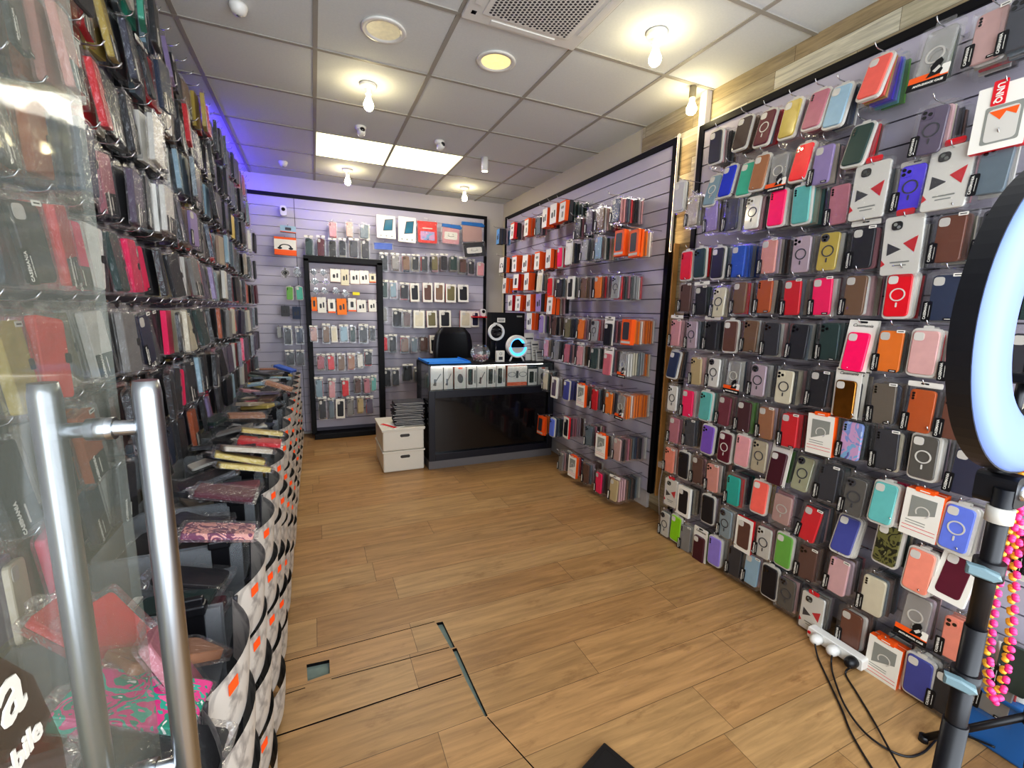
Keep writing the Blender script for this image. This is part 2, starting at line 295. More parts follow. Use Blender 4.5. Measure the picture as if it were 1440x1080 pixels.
def f_wwin(bm):
    prism(bm,[(-.036,-.02),(.040,.012),(.040,.066),(-.036,.066)],-.0128,-.012,0); annulus(bm,.004,.012,.018,.022,-.0136,-.0128,1,24,-60,215)
    prism(bm,[(.0,.0),(.0,.001),(.001,.0)],-.0128,-.012,0)
kit('wwin',['grey','tray'],f_wwin)
kit('wprint',['red','grey'],lambda bm:([prism(bm,rr(.1,.0018,.0005,1,0,z),-.0125,-.012,0) for z in (-.052,-.066)],[prism(bm,rr(.06,.0028,.0005,1,-.012,z),-.0125,-.012,1) for z in (-.030,-.040)]))
kit('wtab',['orange','white'],lambda bm:(prism(bm,rr(.058,.016,.005,3,0,.094),-.014,.010),prism(bm,rr(.03,.004,.001,1,0,.092),-.0146,-.014,1)))
kit('tcard',['white'],lambda bm:prism(bm,rr(.098,.176,.008),-.007,.004))
kit('tprint',['red','darkgrey','grey'],lambda bm:(prism(bm,[(.004,.005),(.040,.024),(.034,-.024)],-.0078,-.007,0),prism(bm,[(-.036,-.028),(-.036,.010),(.0,-.012)],-.0078,-.007,1),prism(bm,rr(.05,.004,.001,1,0,-.050),-.0078,-.007,2),prism(bm,rr(.036,.003,.001,1,0,-.060),-.0078,-.007,2),prism(bm,[(-.049,-.04),(-.049,-.062),(-.038,-.054)],-.0082,-.007,0)))
kit('tcam',['lens','grey'],lambda bm:(prism(bm,rr(.028,.026,.009,3,-.016,.060),-.010,-.007),disc(bm,-.02,.064,.005,-.011,-.01,1,10),disc(bm,-.011,.055,.005,-.011,-.01,1,10)))
kit('thead',['red'],lambda bm:prism(bm,rr(.046,.018,.005,3,0,.098),-.008,-.004))
def f_cband(bm):
    prism(bm,rr(.100,.020,.001,1,0,-.062),-.0102,-.0092,0); prism(bm,rr(.102,.022,.001,1,0,-.082),-.0108,-.0092,1); prism(bm,rr(.02,.03,.003,2,.04,-.052),-.0106,-.0092,3)
    addtext(bm,'ANTI-SHOCK CASE',.0088,tx(.004,-.0114,-.082),2,.0003)
kit('cband',['orange','black','white','white'],f_cband)
kit('cfig',['black','tray'],lambda bm:(prism(bm,[(-.004,-.066),(.004,-.05),(.0,-.036),(.010,-.020),(.022,-.014),(.030,-.026),(.024,-.040),(.034,-.05),(.030,-.062)],-.0115,-.0104,0),prism(bm,[(.008,-.05),(.022,-.036),(.028,-.044),(.016,-.056)],-.0122,-.0115,1)))
def f_kcard(bm):
    prism(bm,rr(.102,.212,.003,2,0,.006),-.001,.003,0); prism(bm,rr(.03,.008,.003,2,0,.104),-.0015,-.001,1)
    addtext(bm,'Casemania',.017,tx(0,-.0014,.090),1,0,True); prism(bm,rr(.102,.004,.001,1,0,-.097),-.002,-.001,1)
kit('kcard',['white','black'],f_kcard)
kit('vbox',['white','red'],lambda bm:prism(bm,rr(.100,.186,.003,2),-.008,.010,0,0))
kit('vboxr',['white','red'],lambda bm:prism(bm,rr(.100,.186,.003,2),-.008,.010,0,1))
kit('vwin',['case'],lambda bm:prism(bm,rr(.070,.146,.012),-.0100,-.0078,inset=.001))
def f_ubox(bm):
    prism(bm,rr(.128,.20,.002,1),-.012,.014,0,1)
kit('ubox',['white','red'],f_ubox)
kit('utag',['red','white'],lambda bm:(prism(bm,rr(.034,.075,.003,2,-.012,.075),-.0150,-.0125),addtext(bm,'UNIQ',.024,tx(-.012,-.0156,.073,-PI/2),1,.0006)))
kit('uwin',['grey','tray','orange'],lambda bm:(prism(bm,rr(.088,.115,.006,2,.006,-.022),-.0128,-.012,0),prism(bm,rr(.074,.10,.012,3,.006,-.024),-.0136,-.0128,1),prism(bm,[(-.028,.02),(.0,-.01),(.012,.012),(.036,-.004),(.04,.02)],-.0142,-.0136,2)))
for nm,side in (('xo','orange'),('xr','red'),('xg','darkgrey')): kit(nm,['card',side],lambda bm:prism(bm,rr(.104,.166,.001,1),-.016,.020,0,1))
kit('xow',['orange','orange'],lambda bm:prism(bm,rr(.104,.176,.001,1),-.010,.008,0,1))
kit('xpic1',['darkgrey'],lambda bm:(prism(bm,rr(.026,.05,.012,3,-.014,-.01),-.0168,-.016),prism(bm,rr(.018,.06,.008,3,.020,0),-.0168,-.016)))
kit('xpic2',['black'],lambda bm:(annulus(bm,0,-.01,.022,.03,-.0168,-.016,0,20,-20,200),disc(bm,-.026,-.02,.011,-.0172,-.016),disc(bm,.026,-.02,.011,-.0172,-.016)))
kit('xpic3',['darkgrey','orange'],lambda bm:(prism(bm,rr(.04,.07,.008,3,0,.005),-.0168,-.016),prism(bm,rr(.104,.018,.001,1,0,-.072),-.0166,-.016,1)))
kit('xpic4',['grey','orange'],lambda bm:(prism(bm,rr(.05,.022,.01,3,0,.03),-.0168,-.016),prism(bm,rr(.03,.05,.01,3,.01,-.03),-.0168,-.016),prism(bm,rr(.104,.012,.001,1,0,.076),-.0166,-.016,1)))
kit('owin',['darkgrey','tray'],lambda bm:(prism(bm,rr(.066,.12,.01,3,-.004,.008),-.0112,-.010),prism(bm,rr(.098,.016,.001,1,0,-.07),-.0108,-.010,1)))
kit('tb',['card'],lambda bm:prism(bm,rr(.104,.190,.004,2),-.012,.012))
kit('tbpic',['darkgrey','grey'],lambda bm:(prism(bm,[(-.018,-.034),(.034,-.024),(.040,.070),(-.006,.060)],-.0126,-.012,0),[disc(bm,x,-.074,.005,-.0126,-.012,1,8) for x in (-.03,0,.03)]))
M['screen']=mat('tablet_screen','2a6a80',.2,noise=.5,nscale=14)
kit('tbscr',['screen'],lambda bm:prism(bm,[(-.013,-.029),(.031,-.020),(.036,.064),(-.002,.055)],-.0132,-.0126,0))
kit('bgc',['card','white'],lambda bm:(prism(bm,rr(.094,.150,.01,3,0,-.012),-.007,.006),prism(bm,rr(.098,.022,.003,2,0,.074),-.008,.004,0)))
kit('flap',['bluebox'],lambda bm:prism(bm,[(-.052,.07),(.056,.06),(.062,.075),(.05,.098),(-.05,.10)],-.013,.004,inset=.002))
kit('pouchprint',['marb','white'],lambda bm:(prism(bm,rr(.07,.07,.004,2,0,-.03),-.0082,-.007,0),prism(bm,rr(.05,.008,.002,2,0,.03),-.0082,-.007,1)))
def f_smile(bm):
    prism(bm,rr(.072,.074,.01,3,0,-.01),-.0085,-.007,0); annulus(bm,0,0,.018,.021,-.0092,-.0085,1,12,210,330)
    for x in (-.012,.012): disc(bm,x,.004,.0025,-.0092,-.0085,1,8)
kit('smile',['white','black'],f_smile)
kit('watch',['bag'],lambda bm:prism(bm,rr(.104,.184,.045,5),-.012,.012))
kit('dial',['gloss','lens'],lambda bm:(annulus(bm,0,0,.030,.046,-.010,.008,0,18),disc(bm,0,0,.026,-.011,.004,1,16),prism(bm,rr(.02,.15,.006,2),-.004,.006,0)))
kit('wallet',['leather'],lambda bm:prism(bm,rr(.084,.172,.008),-.009,.009,inset=.002))
kit('walletlabel',['black','white'],lambda bm:(prism(bm,rr(.078,.060,.002,1,0,-.056),-.0102,-.0092),addtext(bm,'CASEMANIA',.0125,tx(-.018,-.0108,-.056,PI/2),1,.0003),prism(bm,rr(.004,.04,.001,1,.004,-.056),-.0108,-.0102,1)))
kit('strap',['black'],lambda bm:prism(bm,rr(.018,.022,.004,2,.038,0),-.0105,.0105))
kit('hook',['chrome'],lambda bm:(tube(bm,[(0,0,0),(0,-.17,0),(0,-.185,.006),(0,-.192,.018)],.0022,6),prism(bm,rr(.03,.022,.002,1),0,.003)))
kit('hookl',['chrome'],lambda bm:(tube(bm,[(0,0,0),(0,-.27,0),(0,-.285,.006),(0,-.294,.02)],.0024,6),prism(bm,rr(.03,.022,.002,1),0,.003)))
kit('hbband',['orange'],lambda bm:(prism(bm,rr(.104,.05,.001,1,0,-.058),-.0166,-.016),prism(bm,rr(.104,.02,.001,1,0,.073),-.0166,-.016)))
ORD='zeroth first second third fourth fifth sixth seventh eighth ninth tenth eleventh twelfth thirteenth fourteenth fifteenth sixteenth seventeenth eighteenth nineteenth twentieth'.split()
ORD+=['twenty-'+x for x in ORD[1:10]]+['thirtieth']+['thirty-'+x for x in ORD[1:10]]
NUM='zero one two three four five six seven eight nine ten eleven twelve thirteen'.split()
def cams(s):
    return R.choice(['cam_sq','cam_sq','cam_3','cam_strip'])
def package(style,col,loc,rz,tilt,label,group,full=True,name='phone_case_package',cat='phone case',sx=1,sz=1,lab=True,roll=0):
    """one package: the root is its outer pack, the children are what it shows"""
    rootmesh={'B':'shell','N':'traypale','M':'shell','M2':'traypale','W':'wbox','T':'bag','C':'shell','K':'kcard','V':'vbox','U':'ubox','P':'bag','TB':'tb','BG':'bag','SM':'bag','SMB':'bag','HB':'xo','WT':'watch','TAG':'tb','L':'bag'}.get(style)
    if style=='B' and R.random()<(.8 if full=='p' and not lab else .09): rootmesh='shellw'
    if style=='V' and R.random()<.4: rootmesh='vboxr'
    if style in('X','XB'):
        rootmesh='xow' if col=='orange window' else {'white and red':'xr','sky blue':'xg','white headphone':'xg','lilac':'xg','graphite':'xg','navy':'xg','pale blue':'xg'}.get(col,'xo')
    o=ob(name,K[rootmesh],None,loc,(0,0,0),col); o.rotation_euler=(Matrix.Rotation(rz,3,'Z')@Matrix.Rotation(-math.radians(tilt),3,'X')@Matrix.Rotation(math.radians(roll),3,'Y')).to_euler()
    o.scale=(sx,1,sz); tag(o,label,cat,group)
    def ch(n,k,p=o,c=None): return ob(n,K[k],p,col=c if c is not None else col)
    cm={'marbled blue':'case_marb','olive camouflage':'case_camo','red camouflage':'case_redcamo'}.get(col)
    if style in 'B':
        c=ch('phone_case',cm or 'case')
        if full:
            ch('camera_window',cams(0),c)
            if lab: ch('brand_label','brand' if full==True else 'brand_plain')
            if R.random()<.5: ch('price_sticker','price')
            if R.random()<.3: ch('model_sticker','model_tag')
    elif style=='N':
        c=ch('phone_case',cm or ('casegloss' if col in('zebra brown','gold','copper brown') else 'case')); c.location.y=-.005
        if full: ch('camera_window',cams(0),c)
    elif style=='M2':
        c=ch('phone_case','case'); c.location.y=-.005
        if full: ch('camera_window','cam_sq',c); ch('magnet_ring','ring_pale',c)
    elif style=='M':
        c=ch('phone_case','casegloss')
        if full:
            ch('camera_window','cam_disc' if R.random()<.6 else 'cam_3',c); ch('magnet_ring','ring_dark',c)
            if lab and R.random()<.5: ch('brand_label','brand' if full==True else 'brand_plain')
    elif style=='W':
        ch('window','wwin')
        if full: ch('printed_lines','wprint'); ch('hang_tab','wtab')
    elif style=='T':
        c=ch('card','tcard')
        if full: ch('triangle_print','tprint',c); ch('camera_picture','tcam',c); ch('header','thead')
    elif style=='C':
        c=ch('phone_case','caseclear'); ch('printed_band','cband')
        if full: ch('picture','cfig'); ch('magnet_ring','ring_pale',c)
    elif style=='K':
        c=ch('phone_case','casefoil' if col=='bronze gold' else ('case')); c.location=(0,-.007,-.018); 
        if full: ch('camera_window','cam_sq',c)
    elif style=='V':
        c=ch('phone_case',cm or 'vwin')
        if cm: c.location.y=-.006; c.scale=(.92,1,.93)
        if full: w=ch('camera_window','cam_sq',c); w.location.y=-.004
    elif style=='U': ch('window','uwin'); ch('logo_tag','utag')
    elif style=='P': c=ch('phone_case','casegloss'); c.scale=(1.1,1,.9); ch('magnet_ring','ring_pale',c)
    elif style in('X','XB'):
        if col=='orange window': ch('window','owin')
        else:
            ch('product_picture','xpic2' if col=='white headphone' else R.choice(['xpic1','xpic1','xpic3','xpic4']))
    elif style=='TB': ch('tablet_picture','tbpic'); ch('screen_picture','tbscr')
    elif style=='BG':
        c=ch('content','bgc')
        if col=='blush': ch('blue_flap','flap')
        if col=='coral red': ch('printed_picture','pouchprint',c)
    elif style in('SM','SMB'):
        c=ch('content','bgc'); ch('smiley_print','smile',c)
        if style=='SM': ch('blue_flap','flap')
    elif style=='HB': ch('product_picture','xpic2'); ch('orange_print','hbband')
    elif style=='WT': ch('watch_dial','dial')
    elif style=='L':
        c=ch('wallet_case','wallet')
        if full:
            if lab: ch('brand_label','walletlabel',c)
            else: ch('clasp','strap',c)
            if R.random()<.4: ch('price_sticker','price')
    return o
STF={}
def stuffadd(key,mtx,col,w=.077,h=.158,d=.010,sh=.104,shh=.184):
    if key not in STF: STF[key]=bmesh.new(); STF[key].loops.layers.float_color.new('Col')
    bm=STF[key]; L=bm.loops.layers.float_color['Col']
    n0=len(bm.verts)
    def bx(hw,hh,y0,y1,c,mi):
        vs=[bm.verts.new(mtx@Vector(p)) for p in ((-hw,y0,-hh),(hw,y0,-hh),(hw,y1,-hh),(-hw,y1,-hh),(-hw,y0,hh),(hw,y0,hh),(hw,y1,hh),(-hw,y1,hh))]
        for f in ((0,3,2,1),(4,5,6,7),(0,1,5,4),(1,2,6,5),(2,3,7,6),(3,0,4,7)):
            fc=bm.faces.new([vs[i] for i in f]); fc.material_index=mi
            for l in fc.loops: l[L]=c
    bx(w/2,h/2,-d/2,d/2,COL[col],0); bx(sh/2,shh/2,-d*.8,d*.8,(1,1,1,1),1)

HB=bmesh.new()
def hookstuff(loc,rz,k):
    b2=bmesh.new(); b2.from_mesh(K[k]); b2.transform(Matrix.Translation(loc)@Matrix.Rotation(rz,4,'Z')); t=bpy.data.meshes.new('t'); b2.to_mesh(t); b2.free(); HB.from_mesh(t); bpy.data.meshes.remove(t)
NR=[[(1.922, 2.333, 'N', 'charcoal', 6, 0), (1.766, 2.353, 'N', 'zebra brown', 5, 14), (1.639, 2.334, 'M2', 'maroon', 3, 12), (1.512, 2.33, 'N', 'gold', 3, 8), (1.396, 2.327, 'N', 'dusty pink', 6, 14), (1.305, 2.306, 'N', 'pale blue', 4, 10), (1.176, 2.362, 'N', 'coral', 9, 18), (0.988, 2.35, 'C', 'pale green', 3, 10), (0.852, 2.346, 'B', 'blush', 6, 8), (0.769, 2.344, 'B', 'graphite', 5, 5)],
[(1.925, 2.112, 'M2', 'greyish blue', 2, 14), (1.83, 2.137, 'N', 'cobalt blue', 2, 14), (1.716, 2.12, 'N', 'jade green', 3, 12), (1.634, 2.129, 'N', 'copper brown', 3, 6), (1.536, 2.11, 'C', 'clear grey', 4, 4), (1.432, 2.122, 'N', 'scarlet', 3, 12), (1.332, 2.083, 'B', 'lilac', 5, 2), (1.204, 2.124, 'N', 'dark green', 4, 14), (0.961, 2.096, 'M', 'smoky purple', 7, 4), (0.779, 2.076, 'U', 'white', 4, 4)],
[(2.163, 2.129, 'N', 'light grey', 2, 0), (2.052, 2.028, 'B', 'beige', 3, 0), (1.911, 1.975, 'B', 'lilac', 4, 0), (1.778, 1.959, 'B', 'graphite', 4, 0), (1.651, 1.946, 'M', 'white', 4, 4), (1.52, 1.942, 'N', 'hot pink', 6, 3), (1.402, 1.934, 'N', 'teal', 8, 0), (1.242, 1.903, 'B', 'dusty pink', 3, 0), (1.132, 1.932, 'T', 'white', 6, 4), (0.996, 1.914, 'M', 'violet', 4, 3), (0.89, 1.922, 'T', 'white', 4, 5), (0.775, 1.922, 'B', 'slate', 3, 4)],
[(2.061, 1.721, 'N', 'red', 3, 0), (1.96, 1.728, 'N', 'dark green', 5, 0), (1.835, 1.717, 'N', 'black', 3, 0), (1.709, 1.714, 'B', 'royal blue', 6, 0), (1.538, 1.722, 'B', 'salmon pink', 7, 0), (1.377, 1.715, 'M', 'clear pink', 4, 0), (1.26, 1.715, 'M', 'gold', 4, 2), (1.129, 1.714, 'B', 'black', 7, 0), (0.994, 1.709, 'T', 'white', 6, 0), (0.858, 1.714, 'B', 'chestnut brown', 6, 0), (0.742, 1.712, 'B', 'graphite', 3, 0)],
[(2.051, 1.535, 'B', 'cocoa brown', 2, 0), (1.931, 1.516, 'B', 'black', 4, 0), (1.806, 1.507, 'M', 'cream', 3, 4), (1.678, 1.528, 'B', 'umber brown', 5, 0), (1.537, 1.532, 'B', 'rust orange', 4, 3), (1.395, 1.523, 'B', 'red', 5, 0), (1.262, 1.526, 'B', 'hot pink', 4, 0), (1.132, 1.527, 'B', 'umber brown', 6, 0), (0.98, 1.524, 'M2', 'red', 5, 3), (0.844, 1.512, 'B', 'navy', 5, 0), (0.723, 1.519, 'B', 'cream', 3, 0)],
[(2.109, 1.325, 'B', 'pink', 3, 0), (1.977, 1.32, 'M', 'clear pink', 4, 0), (1.837, 1.323, 'B', 'black', 4, 0), (1.706, 1.327, 'N', 'cocoa brown', 3, 0), (1.591, 1.334, 'B', 'umber brown', 3, 0), (1.474, 1.327, 'B', 'charcoal', 5, 0), (1.34, 1.324, 'B', 'black', 4, 3), (1.207, 1.333, 'B', 'dark green', 5, 0), (1.094, 1.317, 'K', 'hot pink', 4, 5), (0.981, 1.312, 'B', 'bright orange', 5, 0), (0.873, 1.317, 'N', 'powder pink', 5, 0), (0.772, 1.304, 'B', 'pink', 4, 0)],
[(2.111, 1.127, 'N', 'navy', 4, 8), (1.921, 1.112, 'B', 'sand', 4, 0), (1.794, 1.12, 'M', 'white', 3, 0), (1.663, 1.119, 'C', 'clear grey', 4, 0), (1.52, 1.117, 'M', 'clear pink', 6, 0), (1.381, 1.107, 'M', 'cream', 7, 0), (1.224, 1.122, 'B', 'black', 6, 0), (1.11, 1.118, 'K', 'bronze gold', 5, 0), (0.975, 1.107, 'B', 'taupe', 5, 0), (0.855, 1.103, 'B', 'burnt orange', 4, 0), (0.753, 1.102, 'B', 'chestnut brown', 4, 0), (0.654, 1.094, 'B', 'black', 3, 0)],
[(2.088, 0.919, 'M', 'white', 2, 0), (1.963, 0.91, 'B', 'hot pink', 3, 0), (1.826, 0.923, 'N', 'teal', 4, 0), (1.701, 0.921, 'B', 'wine red', 4, 0), (1.578, 0.917, 'B', 'dark maroon', 4, 0), (1.452, 0.913, 'B', 'copper brown', 4, 0), (1.331, 0.906, 'B', 'red', 8, 0), (1.187, 0.925, 'W', 'white', 4, 0), (1.066, 0.93, 'B', 'marbled blue', 7, 0), (0.941, 0.929, 'B', 'charcoal', 6, 0), (0.82, 0.937, 'M2', 'smoky grey', 7, 0), (0.7, 0.919, 'B', 'midnight navy', 4, 3)],
[(2.053, 0.722, 'B', 'dusty pink', 3, 0), (1.927, 0.737, 'B', 'graphite', 5, 0), (1.789, 0.736, 'N', 'purple', 4, 0), (1.67, 0.724, 'M2', 'maroon', 4, 0), (1.56, 0.737, 'N', 'pink', 3, 0), (1.466, 0.738, 'M', 'champagne', 4, 4), (1.368, 0.723, 'K', 'dark maroon', 4, 10), (1.249, 0.719, 'M', 'olive clear', 9, 10), (1.132, 0.719, 'B', 'charcoal', 6, 3), (1.024, 0.699, 'M', 'smoky grey', 5, 4), (0.919, 0.717, 'N', 'aqua', 7, 7), (0.797, 0.722, 'W', 'white', 3, 0), (0.696, 0.717, 'M2', 'periwinkle', 6, 4)],
[(2.071, 0.521, 'B', 'salmon', 3, 0), (1.949, 0.529, 'N', 'black', 3, 0), (1.843, 0.532, 'B', 'cocoa brown', 4, 0), (1.734, 0.525, 'B', 'salmon pink', 6, 0), (1.594, 0.504, 'B', 'turquoise', 6, 0), (1.436, 0.531, 'N', 'coral', 4, 5), (1.317, 0.518, 'P', 'blush', 2, 0), (1.182, 0.504, 'B', 'red', 6, 6), (1.037, 0.521, 'N', 'indigo', 3, 18), (0.883, 0.558, 'N', 'olive camouflage', 6, 3), (0.776, 0.508, 'N', 'salmon', 5, 5), (0.682, 0.538, 'V', 'maroon', 3, 14), (0.566, 0.713, 'V', 'red camouflage', 3, 0)],
[(2.033, 0.317, 'T', 'white', 2, 0), (1.924, 0.305, 'V', 'black', 5, 0), (1.741, 0.333, 'N', 'black', 4, 0), (1.62, 0.302, 'M', 'ice grey', 2, 0), (1.498, 0.296, 'V', 'cocoa brown', 3, 0), (1.388, 0.307, 'M', 'silver white', 3, 0), (1.281, 0.322, 'N', 'leaf green', 4, 0), (1.171, 0.317, 'B', 'cocoa brown', 5, 0), (1.04, 0.33, 'B', 'light pink', 6, 0), (0.905, 0.324, 'B', 'cream', 6, 0), (0.762, 0.329, 'C', 'clear grey', 4, 5), (0.643, 0.319, 'B', 'salmon', 4, 0)],
[(2.065, 0.089, 'M', 'silver white', 2, 0), (1.967, 0.107, 'N', 'lime green', 2, 0), (1.887, 0.08, 'B', 'stone grey', 2, 0), (1.776, 0.086, 'K', 'dark maroon', 4, 0), (1.667, 0.112, 'N', 'lavender', 5, 0), (1.538, 0.118, 'B', 'charcoal', 4, 0), (1.435, 0.128, 'B', 'pale blue', 3, 0), (1.331, 0.126, 'N', 'black', 4, 0), (1.244, 0.115, 'M', 'smoky grey', 4, 0), (1.12, 0.098, 'T', 'white', 5, 3), (0.962, 0.129, 'B', 'chestnut brown', 5, 0), (0.833, 0.081, 'W', 'white', 6, 0), (0.722, 0.104, 'N', 'indigo', 4, 0), (0.639, 0.102, 'B', 'black', 5, 0), (0.528, 0.208, 'B', 'stone grey', 3, 0)]]
MR=[[(4.91, 2.274, 'X', 'sky blue', 2), (4.509, 2.277, 'X', 'white and red', 3), (4.159, 2.259, 'X', 'white and orange', 4), (3.926, 2.235, 'B', 'slate', 3), (3.772, 2.28, 'X', 'white and orange', 3), (3.613, 2.288, 'X', 'white and orange', 3), (3.453, 2.282, 'X', 'white and orange', 5), (3.212, 2.101, 'B', 'black', 6), (3.051, 2.129, 'B', 'smoky purple', 4), (2.909, 2.126, 'B', 'umber brown', 8), (2.721, 2.151, 'B', 'navy', 9)],
[(4.787, 1.947, 'X', 'white headphone', 3), (4.433, 1.933, 'X', 'white and orange', 4), (4.17, 1.91, 'X', 'white and orange', 4), (3.903, 1.914, 'X', 'white and orange', 4), (3.676, 1.912, 'X', 'white and orange', 3), (3.483, 1.905, 'N', 'hot pink', 3), (3.341, 1.926, 'K', 'white', 4), (3.102, 1.922, 'B', 'clear grey', 6), (2.917, 1.917, 'B', 'pale blue', 7), (2.65, 1.92, 'X', 'orange window', 8), (2.403, 1.898, 'X', 'orange window', 4)],
[(4.693, 1.715, 'X', 'white and orange', 3), (4.385, 1.739, 'X', 'white and red', 4), (4.125, 1.733, 'X', 'white and orange', 4), (3.859, 1.719, 'K', 'cream', 4), (3.644, 1.658, 'N', 'red', 4), (3.474, 1.645, 'B', 'black', 5), (3.283, 1.638, 'V', 'black', 4), (3.087, 1.63, 'B', 'umber brown', 4), (2.89, 1.628, 'B', 'bright orange', 4), (2.669, 1.619, 'M', 'clear grey', 9)],
[(4.523, 1.525, 'X', 'white and red', 4), (4.318, 1.523, 'X', 'white and orange', 4), (4.062, 1.521, 'X', 'white and orange', 4), (3.845, 1.519, 'X', 'lilac', 3), (3.618, 1.498, 'X', 'green and white', 4)],
[(4.034, 1.339, 'X', 'white and orange', 4), (3.787, 1.319, 'N', 'lilac', 6), (3.55, 1.308, 'B', 'cocoa brown', 7), (3.313, 1.305, 'B', 'olive', 5), (3.1, 1.303, 'B', 'bright orange', 4), (2.907, 1.3, 'M', 'clear grey', 6), (2.723, 1.299, 'K', 'black', 8), (2.51, 1.309, 'X', 'orange window', 9)],
[(3.684, 1.098, 'B', 'pink', 4), (3.494, 1.094, 'B', 'stone grey', 4), (3.307, 1.086, 'B', 'rose', 6), (3.102, 1.088, 'B', 'pink', 5), (2.897, 1.086, 'B', 'dark green', 5), (2.711, 1.079, 'K', 'rose', 5), (2.534, 1.078, 'C', 'clear grey', 10)],
[(3.62, 0.798, 'B', 'cream', 4), (3.441, 0.767, 'V', 'smoky purple', 4), (3.23, 0.777, 'N', 'indigo', 7), (2.996, 0.776, 'W', 'white', 4), (2.814, 0.776, 'B', 'red', 4), (2.632, 0.784, 'B', 'bright orange', 5), (2.466, 0.787, 'C', 'clear grey', 10)],
[(3.674, 0.361, 'X', 'orange window', 2), (3.452, 0.396, 'N', 'periwinkle', 4), (3.204, 0.458, 'V', 'black', 7), (2.866, 0.473, 'B', 'slate', 6), (2.689, 0.443, 'W', 'white', 3), (2.5, 0.472, 'B', 'blush', 11)],
[(3.275, 0.128, 'B', 'stone grey', 5), (3.073, 0.15, 'W', 'white', 3), (2.878, 0.156, 'B', 'cocoa brown', 6), (2.699, 0.145, 'B', 'hot pink', 5), (2.511, 0.16, 'B', 'sand', 9)]]
BW=[(0.219, 2.245, 0.089, 0.172, 'B', 'pink'), (0.387, 2.261, 0.084, 0.175, 'B', 'peach'), (0.541, 2.253, 0.115, 0.166, 'B', 'slate'), (0.763, 2.313, 0.204, 0.244, 'TB', 'white'), (0.991, 2.305, 0.194, 0.27, 'TB', 'white'), (1.23, 2.307, 0.265, 0.269, 'BG', 'coral red'), (1.506, 2.302, 0.236, 0.229, 'SM', 'pink'), (1.769, 2.345, 0.292, 0.239, 'BG', 'blush'), (0.735, 2.113, 0.227, 0.077, 'BG', 'royal blue'), (1.782, 2.152, 0.294, 0.184, 'SMB', 'black'), (-0.236, 2.037, 0.202, 0.177, 'HB', 'white and orange'), (-0.203, 2.207, 0.143, 0.065, 'XB', 'pale blue'), (-0.017, 2.055, 0.084, 0.19, 'B', 'dark green'), (0.098, 2.055, 0.086, 0.21, 'B', 'maroon'), (0.211, 2.045, 0.08, 0.195, 'B', 'black'), (0.312, 2.062, 0.079, 0.178, 'B', 'black'), (0.426, 2.061, 0.106, 0.196, 'B', 'graphite'), (0.545, 2.07, 0.096, 0.218, 'B', 'charcoal'), (0.74, 1.941, 0.092, 0.186, 'B', 'black'), (0.862, 1.949, 0.095, 0.178, 'B', 'stone grey'), (0.985, 1.947, 0.097, 0.18, 'B', 'umber brown'), (1.09, 1.954, 0.089, 0.172, 'B', 'black'), (1.195, 1.961, 0.091, 0.183, 'B', 'graphite'), (1.313, 1.968, 0.094, 0.185, 'B', 'olive'), (1.426, 1.975, 0.096, 0.186, 'B', 'charcoal'), (1.542, 1.982, 0.105, 0.188, 'B', 'dark green'), (1.659, 1.959, 0.101, 0.18, 'B', 'cocoa brown'), (1.764, 1.945, 0.087, 0.172, 'B', 'black'), (1.88, 1.93, 0.094, 0.163, 'N', 'pink'), (0.733, 1.64, 0.093, 0.192, 'B', 'dark green'), (0.837, 1.641, 0.085, 0.184, 'B', 'greyish blue'), (0.96, 1.63, 0.108, 0.175, 'B', 'charcoal'), (1.076, 1.624, 0.104, 0.208, 'V', 'black'), (1.227, 1.63, 0.114, 0.22, 'V', 'cocoa brown'), (1.365, 1.635, 0.117, 0.222, 'V', 'umber brown'), (1.506, 1.63, 0.127, 0.214, 'V', 'olive'), (1.661, 1.635, 0.131, 0.206, 'V', 'black'), (0.723, 1.364, 0.094, 0.178, 'B', 'stone grey'), (0.875, 1.326, 0.117, 0.19, 'B', 'black'), (0.986, 1.318, 0.099, 0.182, 'B', 'cocoa brown'), (1.124, 1.319, 0.127, 0.204, 'V', 'cream'), (1.274, 1.322, 0.122, 0.196, 'V', 'olive'), (1.436, 1.324, 0.142, 0.209, 'V', 'black'), (1.692, 1.328, 0.142, 0.202, 'V', 'cream'), (1.815, 1.33, 0.099, 0.194, 'V', 'midnight navy'), (0.723, 1.032, 0.085, 0.184, 'B', 'red'), (0.819, 1.031, 0.092, 0.195, 'B', 'black'), (0.957, 1.019, 0.104, 0.187, 'B', 'umber brown'), (1.064, 1.019, 0.085, 0.189, 'B', 'slate'), (1.18, 1.028, 0.115, 0.18, 'B', 'cocoa brown'), (1.304, 1.027, 0.111, 0.214, 'V', 'black'), (1.428, 1.026, 0.105, 0.173, 'B', 'maroon'), (0.746, 0.64, 0.086, 0.202, 'B', 'black'), (0.846, 0.636, 0.088, 0.203, 'B', 'charcoal'), (0.987, 0.683, 0.122, 0.195, 'B', 'black'), (1.091, 0.659, 0.062, 0.173, 'B', 'graphite')]
